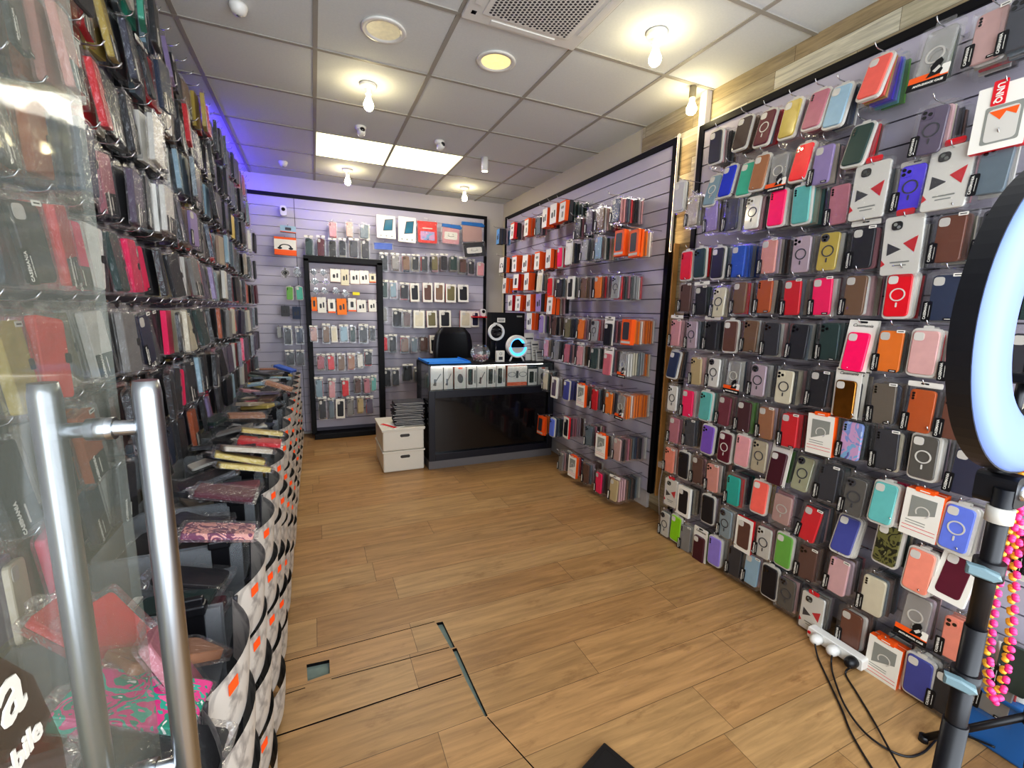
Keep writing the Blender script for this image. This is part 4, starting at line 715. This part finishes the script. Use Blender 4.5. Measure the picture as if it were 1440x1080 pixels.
for ci,y in enumerate(bcols):
    for ti in range(5):
        z=.035+.148*ti
        b=ob('storage_bin',k_body,None,(-.222+R.uniform(-.004,.004),y,z),(0,0,PI/2)); tag(b,f'clear bin with white bulging front, {TN[ti]} of its stack, {ORD[ci+1]} stack from the entrance','storage bin','storage bins stacked along the left wall')
        ob('front_panel',k_front,b); ob('lip_shadow',k_lipshadow,b)
        if ti>=1 and (ti+ci)%3!=1 or ti==4: ob('price_tag',k_tag,b,(-.085,-.0562,.112),(0,0,-.38))
        if ti==4: ob('divider_clip',k_clip,b,(.147,0,0))
    # goods lying in the top bins
    m=[4,4,5,5,6,6,6,6,6,6,6,5,5,5,5][ci]
    for q in range(m):
        c=R.choice(LP+['gold','gold','beige','copper brown','clear pink'])
        x=-.29-R.random()*.22; zz=.645+.022*q+(.012*min(ci,7) if ci>2 else 0); rx=R.uniform(-.25,.25)
        o=package('L' if R.random()<.75 else 'B',c,(x,y+R.uniform(-.05,.05),zz),PI/2,0,f'{c} bagged case lying {NUM[q+1]} up in the {ORD[ci+1]} top bin from the entrance','loose cases in the top bins',full=False,name='bagged_case',cat='phone case')
        o.rotation_euler=(Matrix.Rotation(R.choice([0,PI/2,PI/2])+R.uniform(-.5,.5),3,'Z')@Matrix.Rotation(-PI/2+rx,3,'X')).to_euler()
# some standing packs in the bins
def put(c,loc,rot,label,style='L',full=False,mesh=None):
    o=package(style,c,loc,0,0,label,None,full=full,name='bagged_case',cat='phone case'); o.rotation_euler=tuple(math.radians(a) for a in rot)
    if mesh:
        for ch in o.children:
            if ch.name.startswith(('wallet_case','phone_case')): ch.data=K[mesh]
    return o
kit('wal_tiger',['tiger'],lambda bm:prism(bm,rr(.084,.172,.008),-.009,.009,inset=.002)); kit('wal_floral',['floral'],lambda bm:prism(bm,rr(.10,.185,.008),-.012,.012,inset=.002))
put('pink',(-.27,1.40,.80),(-78,4,92),'pink wallet case with a dark tiger print lying across the bin',mesh='wal_tiger')
put('white',(-.285,.80,.80),(-68,0,82),'wallet case with tropical pink and green leaf print, nearest the door handle',mesh='wal_floral')
put('red',(-.35,.95,.82),(-45,0,60),'bright red bagged wallet case standing up in the bin behind the leaf print one')
put('red',(-.42,1.02,.81),(-50,0,75),'second bright red bagged wallet leaning against the first one')
put('copper brown',(-.275,.92,.79),(-60,0,135),'brown bagged case leaning beside the red wallets')
put('dusty pink',(-.245,.86,.79),(-25,10,95),'narrow rose bagged case at the front edge of the nearest bin')
put('black',(-.24,.73,.77),(-62,0,85),'black case leaning beside the leaf print wallet')
put('maroon',(-.30,1.70,.80),(-75,0,88),'shiny dark red wallet lying on the fourth bin')
put('gold',(-.27,1.90,.82),(-72,10,108),'gold bagged wallet on top of the fifth bin pile')
put('gold',(-.29,1.96,.84),(-70,8,100),'second gold bagged wallet above the first one')
put('beige',(-.27,2.0,.86),(-74,8,112),'beige bagged wallet crossing the gold ones')
put('gold',(-.25,2.35,.84),(-76,8,100),'wide gold bagged wallet over the red one')
put('red',(-.25,2.25,.82),(-78,0,90),'red wallet with black flap on the sixth bin pile')
put('royal blue',(-.25,4.3,.90),(-75,0,60),'blue bagged wallet on the far bins')
put('copper brown',(-.24,3.4,.89),(-70,0,85),'brown folded bagged wallet on a middle bin pile')
for k,bm in STF.items():
    o=ob({'case':'phone_case_stock','wallet':'wallet_case_stock'}[k],finish(bm,['caseattr','clear']))
    tag(o,{'case':'packaged phone cases hanging deeper on the hooks behind the front ones','wallet':'bagged wallet cases hanging deeper and further along the left wall'}[k],'phone cases',None,'stuff')

o=ob('display_hook_far',finish(HB,['chrome'])); tag(o,'chrome display hooks further away on the left wall and the back wall','hooks',None,'stuff')
# ================= counter
M['addedfill']=mat('added_showcase_fill','ffffff',.4,emit='fff8f0',es=4.5)
cx0,cx1,cy0,cy1=.895,2.15,3.82,4.32
def cb(bm):
    box(bm,cx0,cx1,cy0+.02,cy1,.075,.72,0,.003)
    fx=((cx0,cx0+.055),(cx1-.055,cx1))
    box(bm,cx0,cx0+.014,cy0,cy1,.72,.945); box(bm,cx1-.014,cx1,cy0,cy1,.72,.945); box(bm,cx0,cx1,cy1-.014,cy1,.72,.945)
o=ob('shop_counter',mk(cb,'counter')); tag(o,'glossy black shop counter with recessed front panel and glass display top','counter')
def cfr(bm):
    for a,b in ((cx0-.001,cx0+.055),(cx1-.055,cx1)): box(bm,a,b,cy0-.012,cy0+.0195,.075,.72,0,.002)
    box(bm,cx0+.055,cx1-.055,cy0-.012,cy0+.0195,.655,.72,0,.002); box(bm,cx0+.055,cx1-.055,cy0-.012,cy0+.0195,.075,.14,0,.002)
M['counterframe']=mat('counter_frame','1b1d27',.3)
ob('front_frame',mk(cfr,'counterframe'),o)
ob('added_fill_strip',mkbox((cx0+.03,cx1-.12,cy0+.012,cy0+.020,.932,.938),'addedfill'),o)  # added glowing strip, only there to brighten the boxes behind the glass
ob('plinth',mkbox((cx0-.004,cx1,cy0-.008,cy1,0,.075),'plinth',.002),o)
ob('glass_front',mkbox((cx0+.014,cx1-.014,cy0+.002,cy0+.006,.722,.94),'thinglass'),o)
ob('glass_top',mkbox((cx0,cx1,cy0,cy1,.941,.949),'thinglass',.001),o)
ob('top_edge',mk(lambda bm:(box(bm,cx0,cx0+.02,cy0,cy1,.9495,.953),box(bm,1.30,cx1,cy0+.0,cy1,.9495,.954)),'frame'),o)
CB=[(.92,1.035,.725,.93,'stylus box with a small pen picture','xo',1),(1.04,1.125,.725,.93,'pale box with pen picture','xg',1),(1.14,1.25,.725,.925,'cream box with round charger picture','xo',3),(1.255,1.35,.725,.935,'white box with dark watch strap picture','xg',0),(1.355,1.45,.725,.935,'white box with dark charger picture','xg',1),(1.455,1.545,.725,.93,'white box with black phone picture','xg',0),(1.55,1.64,.725,.935,'white box with tall black phone picture','xg',0),(1.66,1.87,.725,.92,'wide watch box with orange bottom','xo',2),(1.88,1.98,.725,.885,'small white box with black charger picture','xg',0),(1.99,2.10,.725,.90,'pale box at the right end','xg',3)]
def cpic(i):
    if i==0: return ['lens','grey'],lambda bm:(prism(bm,rr(.05,.115,.008,3,-.012,0),-.0168,-.016),prism(bm,rr(.018,.10,.005,3,.036,0),-.0168,-.016,1))
    if i==1: return ['darkgrey'],lambda bm:(prism(bm,[(-.035,-.05),(-.028,-.052),(.035,.03),(.030,.035)],-.0168,-.016),prism(bm,rr(.02,.05,.004,2,-.015,-.03),-.0168,-.016))
    if i==2: return ['darkgrey','orange','black'],lambda bm:(annulus(bm,-.028,.012,.018,.021,-.0168,-.016,0,20),annulus(bm,.030,.012,.018,.021,-.0168,-.016,0,20),prism(bm,rr(.012,.06,.003,2,0,.012),-.0168,-.016,2),prism(bm,rr(.104,.03,.001,1,0,-.067),-.0166,-.016,1))
    return ['darkgrey','orange'],lambda bm:(prism(bm,[(.026*math.cos(a*PI/8)-.004*math.sin(a*PI/8),.036*math.sin(a*PI/8)-.005) for a in range(16)],-.0168,-.016),prism(bm,rr(.04,.012,.004,2,0,.074),-.0168,-.016,1))
for i,(a,b,z0,z1,l,k,pi_) in enumerate(CB):
    w=b-a;h=z1-z0; o=ob('accessory_box',K[k],None,((a+b)/2,cy0+.045,(z0+z1)/2),col='white'); o.scale=(w/.106,1,h/.168); tag(o,l+' in the counter display','box','boxes in the counter display')
    ms,fn=cpic(pi_); ob('product_picture',mk(fn,ms),o)
o=ob('display_tray',mk(lambda bm:(box(bm,.905,1.31,cy0+.06,cy1-.03,.9535,.960),box(bm,.905,1.31,cy0+.06,cy0+.07,.96,.972),box(bm,.905,.915,cy0+.06,cy1-.03,.96,.972),box(bm,1.30,1.31,cy0+.06,cy1-.03,.96,.972)),'blue')); tag(o,'bright blue tray on the left end of the counter','tray')
# fish bowl of sweets
bo=ob('glass_bowl',mk(lambda bm:lathe(bm,[(.045,.0),(.075,.02),(.095,.06),(.098,.09),(.085,.125),(.065,.145),(.070,.155)],24),'thinglass',True),None,(1.44,4.0,.955)); tag(bo,'clear round glass bowl holding pink and white sweets on the counter','bowl')
def candy(bm):
    for _ in range(90):
        a=R.random()*2*PI; r=.072*math.sqrt(R.random()); z=R.uniform(.012,.055); 
        m_=Matrix.Translation((r*math.cos(a),r*math.sin(a),z+.004))@Matrix.Rotation(R.random()*3,4,'X')@Matrix.Rotation(R.random()*3,4,'Z')@Matrix.Diagonal((1.4,.9,.8,1)); bmesh.ops.create_icosphere(bm,subdivisions=1,radius=.009,matrix=m_)
o=ob('sweets',mk(candy,'candy'),None,(1.44,4.0,.955)); tag(o,'pile of pink and white wrapped sweets inside the glass bowl','sweets',None,'stuff')
o=ob('wrapped_gift',mk(lambda bm:lathe(bm,[(.0,0),(.03,.005),(.045,.04),(.03,.075),(.012,.09),(.028,.12)],7),'bag'),None,(1.52,4.12,.955)); tag(o,'clear crinkled bag standing behind the sweet bowl','bag')
o=ob('product_box',mk(lambda bm:(box(bm,-.04,.04,-.02,.02,0,.105,0,.002),annulus(bm,0,.078,.010,.013,-.0215,-.02,1,16),prism(bm,rr(.04,.03,.004,2,0,.035),-.0212,-.02,1)),['white','darkgrey']),None,(1.61,3.92,.955)); tag(o,'small white box with a round picture, front of the lamp','box')
# charging lamp with open ring
gl=ob('charging_lamp',mk(lambda bm:(annulus(bm,0,.145,.078,.108,-.028,.028,0,36,20,350),),'whiteplastic',False),None,(1.79,3.93,.955)); tag(gl,'round white wireless charging lamp with a blue glowing open ring','lamp')
ob('light_band',mk(lambda bm:annulus(bm,0,.145,.070,.0785,-.022,.022,0,36,25,350),'ledblue'),gl)
ob('light_band',mk(lambda bm:annulus(bm,0,.145,.070,.092,-.0295,-.0281,0,30,185,355),'ledblue'),gl)
ob('charging_pad',mk(lambda bm:prism(bm,[(-.078,.132),(.078,.132),(.070,.108),(.045,.085),(0,.075),(-.045,.085),(-.070,.108)],-.024,.024),'tray'),gl)
for s in (-1,1): ob('leg',mk(lambda bm:tube(bm,[(s*.045,0,.055),(s*.075,-.005,.0)],.009,8),'whiteplastic'),gl)
# black product box with ring and notes
mb=ob('black_box',mkbox((1.60,1.97,4.15,4.26,.955,1.42),'frame',.004)); tag(mb,'tall black box standing at the back of the counter','box')
ob('note',mk(lambda bm:(prism(bm,rr(.085,.045,.002,1,1.71,1.345),4.147,4.15),[prism(bm,rr(.066,.004,.001,1,1.71,z),4.1465,4.147,1) for z in (1.354,1.345,1.336)]),['white','black']),mb)
ob('note',mk(lambda bm:prism(bm,rr(.06,.016,.002,1,1.91,1.385),4.147,4.15),['grey']),mb)
rg=ob('ring_lamp',mk(lambda bm:annulus(bm,0,0,.062,.085,-.012,.012,0,30,100,440),'whiteplastic'),None,(1.64,4.10,1.23)); tag(rg,'small white ring lamp in front of the black box','lamp')
ob('phone_holder',mk(lambda bm:(prism(bm,rr(.10,.07,.02,3),.0,.012),prism(bm,rr(.03,.02,.004,2,-.01,.08),-.014,.014,1),tube(bm,[(0,.005,-.07),(0,.005,-.275)],.008),prism(bm,rr(.08,.012,.004,2,0,-.269),-.03,.04)),['lens','whiteplastic']),rg)
for i,(x,y,w,h,l) in enumerate(((1.96,3.98,.10,.27,'tall cream price sign card, rearmost on the counter'),(2.0,3.93,.085,.20,'cream price list card in front of the tall card'),(2.02,3.88,.09,.11,'small cream card with black lines, front of the signs'))):
    o=ob('sign_card',mk(lambda bm:(prism(bm,rr(w,h,.003,2,0,h/2),-.003,.003),[prism(bm,rr(w*.7,.006,.001,1,0,h*q),-.0038,-.003,1) for q in (.25,.4,.52,.64)],prism(bm,rr(w*.8,.016,.001,1,0,h*.8),-.0038,-.003,1)),['cardcream','darkgrey']) if 'cardcream' in M else mk(lambda bm:(prism(bm,rr(w,h,.003,2,0,h/2),-.003,.003),[prism(bm,rr(w*.7,.005,.001,1,0,h*q),-.0038,-.003,1) for q in (.25,.4,.52,.64)],prism(bm,rr(w*.8,.014,.001,1,0,h*.8),-.0038,-.003,1)),['tray','darkgrey']),None,(x,y,.955),(math.radians(-8),0,.1*i)); tag(o,l,'sign')
# chair
ch=ob('office_chair',mk(lambda bm:box(bm,-.24,.24,-.22,.24,.47,.55,0,.03),'blackplastic'),None,(1.46,4.75,0),(0,0,.1)); tag(ch,'black office chair with rounded backrest behind the counter','chair')
def bk(bm):
    N=8;F=[]
    for j in range(9):
        t=j/8; z=.60+.64*t; w=.20+.03*math.sin(t*PI)-(.07*max(0,(t-.8)/.2)**2)
        F.append((w,z))
    fr=[];bkk=[]
    for w,z in F:
        fr.append([bm.verts.new((w*u,.20+.03*u*u*-1-.02*math.sin((z-.6)*4),z)) for u in [-1+2*i/N for i in range(N+1)]]); bkk.append([bm.verts.new((w*u*.96,.27-.03*u*u,z)) for u in [-1+2*i/N for i in range(N+1)]])
    for A,rev in ((fr,0),(bkk,1)):
        for a,b in zip(A,A[1:]):
            for i in range(N):
                q=(a[i],a[i+1],b[i+1],b[i]); bm.faces.new(q if not rev else tuple(reversed(q)))
    for i in range(N):
        bm.faces.new((fr[-1][i],fr[-1][i+1],bkk[-1][i+1],bkk[-1][i])); bm.faces.new((fr[0][i+1],fr[0][i],bkk[0][i],bkk[0][i+1]))
    for j in range(8):
        bm.faces.new((fr[j][0],fr[j+1][0],bkk[j+1][0],bkk[j][0])); bm.faces.new((fr[j+1][N],fr[j][N],bkk[j][N],bkk[j+1][N]))
ob('backrest',mk(bk,'blackplastic',True),ch)
ob('gas_column',mk(lambda bm:(tube(bm,[(0,0,.47),(0,0,.10)],.028,12),tube(bm,[(0,.15,.5),(0,.28,.55),(0,.26,.75)],.02,8)),'blackplastic'),ch)
for i in range(5):
    a=i*2*PI/5; l=ob('leg',mk(lambda bm:tube(bm,[(0,0,.11),(.28*math.cos(a),.28*math.sin(a),.07)],[.025,.015],8),'blackplastic'),ch); ob('caster',mk(lambda bm:lathe(bm,[(.001,.0),(.022,.006),(.026,.03),(.018,.055),(.001,.06)],10,c=(.28*math.cos(a),.28*math.sin(a),0)),'blackplastic',True),l)
# white storage boxes
def wb(z,l):
    def body(bm):
        box(bm,0,.36,0,.50,0,.19,0,.012)
    o=ob('storage_box',mk(body,'whitebox'),None,(.50,3.86,z),(0,0,0)); tag(o,l,'storage box')
    ob('rim',mk(lambda bm:(box(bm,-.008,.368,-.008,.508,.178,.192,0,.004)),'whitebox'),o)
    ob('handle_hole',mk(lambda bm:prism(bm,rr(.085,.026,.013,4,.19,.135),-.001,.002),'lens'),o); return o
M['whitebox']=mat('white_box_plastic','ddd6c8',.4)
wb(0,'white plastic storage box with hand hole, lower of the two by the counter'); wb(.193,'white plastic storage box with hand hole, upper one, under the flat packs')
o=ob('box_lid',mk(lambda bm:(box(bm,-.012,.372,-.012,.30,0,.008,0,.003),),'whitebox'),None,(.50,3.86,.386),(0,0,.0)); tag(o,'white lid lying on the upper storage box','lid')
for i in range(16):
    z=.395+.0135*i; o=ob('flat_pack',mk(lambda bm:(box(bm,-.13,.13,-.09,.09,0,.0115,0,.002),box(bm,-.125,.125,-.0912,-.085,.003,.006,1)),['darkgrey','tray']) if i==0 else fp.data,None,(.745+R.uniform(-.015,.015),4.02+R.uniform(-.01,.01),z),(0,0,R.uniform(-.12,.12)))
    if i==0: fp=o
    tag(o,f'thin dark flat pack, {ORD[i+1]} from the bottom of the stack on the white boxes','package','flat packs stacked on the white storage boxes')
o=ob('booklet',mk(lambda bm:(box(bm,-.06,.06,-.10,.10,0,.006),box(bm,-.055,-.02,-.10,.10,.006,.0065,1)),['white','red']),None,(.60,3.98,.3945),(0,0,.5)); tag(o,'white booklet with red edge beside the dark stack','booklet')
# ================= ring light on its stand
rc=Vector((1.005,.285,1.432)); nrm=Vector((0,-1,0)); rot=(0,0,0)
rl=ob('ring_light',mk(lambda bm:annulus(bm,0,0,.146,.232,.0,.026,0,72),'blackplastic'),None,rc,rot); tag(rl,'large round ring light with pale blue diffuser and black back at the right edge','ring light')
def diff(bm):
    n=72; prof=[(.147,.0),(.149,-.008),(.160,-.013),(.195,-.015),(.215,-.012),(.228,-.004),(.230,.001)]
    A=[[bm.verts.new((r*math.cos(2*PI*i/n),y,r*math.sin(2*PI*i/n))) for r,y in prof] for i in range(n)]
    for i in range(n):
        for k in range(len(prof)-1): bm.faces.new((A[i][k],A[(i+1)%n][k],A[(i+1)%n][k+1],A[i][k+1]))
ob('diffuser',mk(diff,'ringlamp',True),rl)
ob('yoke',mk(lambda bm:(tube(bm,smoothpath([(-.01,.02,-.225),(-.01,.022,-.25),(-.01,.012,-.285)]),.013,10),prism(bm,rr(.045,.05,.01,3,-.01,-.262),-.008,.04)),'blackplastic'),rl)
ob('adjuster_screw',mk(lambda bm:lathe(bm,[(.001,-.012),(.012,-.011),(.013,.0),(.009,.004)],14),'chrome'),rl,(-.01,-.012,-.262),(PI/2,0,0))
ob('phone_holder',mk(lambda bm:(tube(bm,[(0,.02,-.15),(0,.02,-.08)],.006),box(bm,-.05,.05,.0,.02,-.09,-.075,0,.003),box(bm,-.05,.05,.0,.02,.075,.09,0,.003),box(bm,-.006,.006,.012,.02,-.08,.08)),'blackplastic'),rl)
ph=ob('smartphone',mk(lambda bm:(prism(bm,rr(.078,.160,.014,4),-.004,.004,inset=.001),prism(bm,rr(.012,.02,.005,3,-.02,.05),.004,.006)),'lens'),None,rc+Vector((-.01,-.01,-.02)),rot); tag(ph,'black phone with pink-red case edge held inside the ring light','phone')
ob('case_edge',mk(lambda bm:[tube(bm,[(p[0],0,p[1]) for p in rr(.082,.164,.016,5)]+[(rr(.082,.164,.016,5)[0][0],0,rr(.082,.164,.016,5)[0][1])],.0028,6)],'red'),ph)
# pole
def pole(bm):
    pass
pb=Vector((.975,.290,1.175)); pd=Vector((.0,.0,-1))
stn=ob('tripod_stand',mk(lambda bm:tube(bm,[pb+pd*.24,pb+pd*.62],.0142,16),'blackplastic')); tag(stn,'black tripod stand with grey knobs carrying the ring light','tripod')
ob('upper_tube',mk(lambda bm:tube(bm,[pb,pb+pd*.26],.0125,16),'blackplastic'),stn)
ob('lower_tube',mk(lambda bm:tube(bm,[pb+pd*.42,pb+pd*.96],.0168,16),'blackplastic'),stn)
ob('collar',mk(lambda bm:tube(bm,[pb+pd*.03,pb+pd*.055],.0165,16),'tray'),stn)
def knob(bm):
    prism(bm,[(-.006,-.006),(.026,-.010),(.035,-.004),(.032,.004),(.014,.009),(-.006,.010)],-.009,.005,inset=.003)
M['knobgrey']=mat('knob_grey','6f868c',.4)
for t in (.135,.335):
    p=pb+pd*t; ob('clamp',mk(lambda bm:(tube(bm,[p+Vector((0,0,.014)),p-Vector((0,0,.016))],.0195,16),tube(bm,[p,p+Vector((-.03,.01,0))],.008,8)),'blackplastic'),stn)
    ob('knob',mk(knob,'knobgrey'),stn,p+Vector((-.030,.010,0)),(0,0,math.radians(-65)))
for a in (95,215,335):
    a=math.radians(a); hub=pb+pd*.66; ft=Vector((hub.x+.38*math.cos(a),hub.y+.38*math.sin(a),.012))
    l=ob('leg',mk(lambda bm:(tube(bm,[hub,ft],.010,8),tube(bm,[pb+pd*.90,(hub+ft)/2],.006,6)),'blackplastic'),stn); ob('rubber_foot',mk(lambda bm:tube(bm,[ft+Vector((0,0,.012)),ft-Vector((0,0,.012))],.015,10),'blackplastic'),l)
ob('lower_cap',mk(lambda bm:tube(bm,[pb+pd*.64,pb+pd*.68],.026,16),'blackplastic'),stn)
# second light stand seen behind it
s2=ob('light_stand',mk(lambda bm:(tube(bm,[(1.95,.42,.24),(1.95,.42,.9)],.013,12),tube(bm,[(1.95,.42,.30),(1.95,.42,.22)],.024,12)),'blackplastic')); tag(s2,'low black stand leg joint on the floor behind the tripod','stand')
for fx,fy in ((1.86,.62),(1.99,.22),(1.78,.36)):
    l=ob('leg',mk(lambda bm:tube(bm,[(1.95,.42,.26),(fx,fy,.012)],.011,8),'blackplastic'),s2); ob('rubber_foot',mk(lambda bm:tube(bm,[(fx,fy,0),(fx,fy,.022)],.014,10),'blackplastic'),l)
# beaded strap
def strap(bm,mi_pts):
    P=smoothpath(mi_pts,14); d=0; k=0; last=P[0]
    for a in P:
        if k and (a-last).length<.0066: continue
        last=a
        for s in (-1,1):
            bmesh.ops.create_icosphere(bm,subdivisions=2,radius=.0052,matrix=Matrix.Translation(a+Vector((.0042*s,.004*s,.003*s*(1 if k%2 else -1)))))
        k+=1
    for i,f in enumerate(bm.faces): f.smooth=True; f.material_index=(i//80)%2
M['beadpink']=mat('bead_pink','e8347c',.35); M['beadyellow']=mat('bead_yellow','f0b83c',.35)
o=ob('phone_strap',mk(lambda bm:strap(bm,[(1.172,0.331,1.20),(1.147,0.321,1.10),(1.097,0.311,.97),(1.067,0.296,.86),(1.065,0.286,.795),(1.082,0.281,.768),(1.102,0.281,.79),(1.112,0.286,.87),(1.137,0.306,1.0),(1.167,0.326,1.12),(1.174,0.332,1.20)]),['beadpink','beadyellow'])); tag(o,'pink and yellow beaded phone strap hanging beside the tripod','strap')
# power strip, plugs and cables
ps=ob('power_strip',mk(lambda bm:(prism(bm,rr(.225,.050,.008,3),-.02,.02,inset=.003),[disc(bm,x,0,.019,-.0205,-.019,1,16) for x in (-.06,.01,.08)],prism(bm,rr(.012,.012,.003,2,-.102,.0),-.024,-.02,2)),['whiteplastic','tray','red']),None,(2.0,.99,.036),(0,0,-PI/2)); tag(ps,'white power strip lying at the foot of the near right wall','power strip')
plg=[]
for x,m_,l in ((-.06,'whiteplastic','white plug in the first socket of the power strip'),(.01,'whiteplastic','white plug in the middle socket of the power strip'),(.08,'blackplastic','black plug in the last socket of the power strip')):
    o=ob('plug',mk(lambda bm:lathe(bm,[(.022,0),(.023,.014),(.020,.034),(.010,.044),(.001,.045)],16),m_,True),None,(1.979,.99-x,.036),(0,-PI/2,0)); tag(o,l,'plug')
for i,(pts,l) in enumerate((([(1.93,1.035,.035),(1.90,1.0,.006),(1.81,.90,.005),(1.72,.80,.005),(1.66,.74,.005),(1.60,.66,.005),(1.50,.50,.005)],'black cable running from the first plug across the floor'),([(1.93,.965,.035),(1.915,.955,.006),(1.84,.90,.011),(1.74,.80,.011),(1.69,.70,.011),(1.72,.62,.005),(1.80,.595,.005),(1.98,.60,.005),(2.02,.50,.03)],'black cable curving from the middle plug toward the black stand'),([(1.93,.895,.035),(1.915,.90,.006),(1.86,.83,.005),(1.78,.73,.006),(1.66,.60,.017),(1.58,.48,.005)],'black cable from the black plug, bending away on the floor'))):
    o=ob('power_cable',mk(lambda bm:tube(bm,smoothpath(pts,8),.0036,6),'blackplastic')); tag(o,l,'cable')
# things by the right edge
o=ob('plastic_tub',mk(lambda bm:(box(bm,2.03,2.19,.36,.60,0,.20,0,.01),box(bm,2.02,2.20,.35,.61,.19,.205,0,.004)),'bluebox')); tag(o,'blue plastic tub on the floor behind the tripod','tub')
o=ob('white_box',mk(lambda bm:(box(bm,-.07,.07,-.05,.05,0,.14,0,.004),prism(bm,rr(.06,.05,.01,3,0,.07),-.0508,-.05,1)),['white','grey']),None,(2.10,.49,.2065),(0,0,-1.2)); tag(o,'white carton standing on the blue tub','box')
o=ob('black_case',mk(lambda bm:(box(bm,-.07,.07,-.09,.09,0,.02,0,.005),box(bm,-.05,.05,-.07,.07,.02,.024,0,.002)),'blackplastic'),None,(.79,.92,.0),(0,0,.35)); tag(o,'flat black object on the floor at the bottom edge of view','box')
# ================= glass door
d=ob('door_1',mkbox((-.225,-.215,-.28,.655,.02,2.35),'doorglass')); d['kind']='structure'
hd=ob('door_handle',mk(lambda bm:[tube(bm,[(x,y,1.345),(x,y,1.33),(x,y,.80),(x,y,.785)],[.012,.0138,.0138,.012],20) for x,y in ((-.176,.615),(-.264,.620))],'steel'),d)
for z in (1.292,.845): ob('cross_bolt',mk(lambda bm:(tube(bm,[(-.176,.615,z),(-.264,.620,z)],.0085,14),tube(bm,[(-.208,.617,z),(-.232,.618,z)],.0125,14)),'steel'),d)
ob('pivot_rail',mkbox((-.235,-.205,-.28,.655,.005,.10),'steel',.003),d)
ob('glass_sticker',mk(lambda bm:prism(bm,[(.30,.86),(.435,.86),(.452,.98),(.455,1.05),(.42,1.155),(.30,1.30)],0,.0008),'brownvinyl' if 0 else 'stick'),d,(-.2142,0,0),(0,0,PI/2)) if 'stick' in M else None
M['stick']=clearmat('brown_vinyl','5a4a3c',.42,.05)
def st_(bm):
    vs=[bm.verts.new((-.2140,y,z)) for y,z in ((.28,.80),(.437,.80),(.452,.98),(.452,1.06),(.43,1.14),(.28,1.34))]
    bm.faces.new(vs)
ob('glass_sticker',mk(st_,'stick'),d)
face=Matrix.Rotation(PI/2,4,'Z')
def dl(s,size,y,z):
    bm=bmesh.new(); addtext(bm,s,size,Matrix.Translation((-.2130,y,z))@face@UP,0,.0008); ob('lettering',finish(bm,['white']),d)
dl('mobila',.055,.352,1.138) if False else None
dl('a',.07,.402,1.150); dl('mobile',.026,.392,1.098)
# ================= light from the street and lamps
def area(name,loc,rot,sx,sy,e,col):
    l=bpy.data.lights.new(name,'AREA'); l.shape='RECTANGLE'; l.size=sx; l.size_y=sy; l.energy=e; l.color=col; o=bpy.data.objects.new(name,l); C.objects.link(o); o.location=loc; o.rotation_euler=rot; return o
area('street_daylight',(.7,-.9,1.7),(math.radians(96),0,0),3.4,2.6,85,(.86,.93,1.0))
area('panel_light',(.67,4.28,2.74),(0,0,0),1.1,.5,20,(1,.95,.84))
w=bpy.data.worlds.new('w'); bpy.context.scene.world=w; w.use_nodes=True; bg=w.node_tree.nodes['Background']; bg.inputs[0].default_value=(.86,.92,1,1); bg.inputs[1].default_value=1.0
# ================= camera
F,YAW,PITCH,ROLL=624.8,0.41834,0.16114,0.02305
fw=Vector((math.sin(YAW)*math.cos(PITCH),math.cos(YAW)*math.cos(PITCH),-math.sin(PITCH))); rt=Vector((math.cos(YAW),-math.sin(YAW),0)); up=rt.cross(fw)
r2=rt*math.cos(ROLL)+up*math.sin(ROLL); u2=-rt*math.sin(ROLL)+up*math.cos(ROLL)
cd=bpy.data.cameras.new('camera'); cd.sensor_width=36; cd.lens=F/1440*36; cd.clip_start=.02; cam=bpy.data.objects.new('camera',cd); C.objects.link(cam)
m=Matrix((r2,u2,-fw)).transposed().to_4x4(); m.translation=Vector((0,0,1.43)); cam.matrix_world=m; bpy.context.scene.camera=cam
sc=bpy.context.scene; sc.view_settings.view_transform='Standard'; sc.view_settings.look='Medium High Contrast'; sc.view_settings.exposure=.22; sc.view_settings.gamma=1
sc.cycles.transparent_max_bounces=24; sc.cycles.max_bounces=6; sc.cycles.diffuse_bounces=3; sc.cycles.glossy_bounces=3; sc.cycles.caustics_reflective=False; sc.cycles.caustics_refractive=False
seen={}
for o_ in C.objects:
    if o_.parent is None and 'label' in o_:
        n_=len(o_['label'].split())
        if n_>16 or n_<4: print('LABELLEN',n_,o_['label'])
        if o_['label'] in seen and not o_.get('group'): print('DUPLABEL',o_['label'])
        seen[o_['label']]=seen.get(o_['label'],0)+1
print('objects',len(C.objects),'dup labels',sum(1 for v in seen.values() if v>1),[k for k,v in seen.items() if v>1][:8])
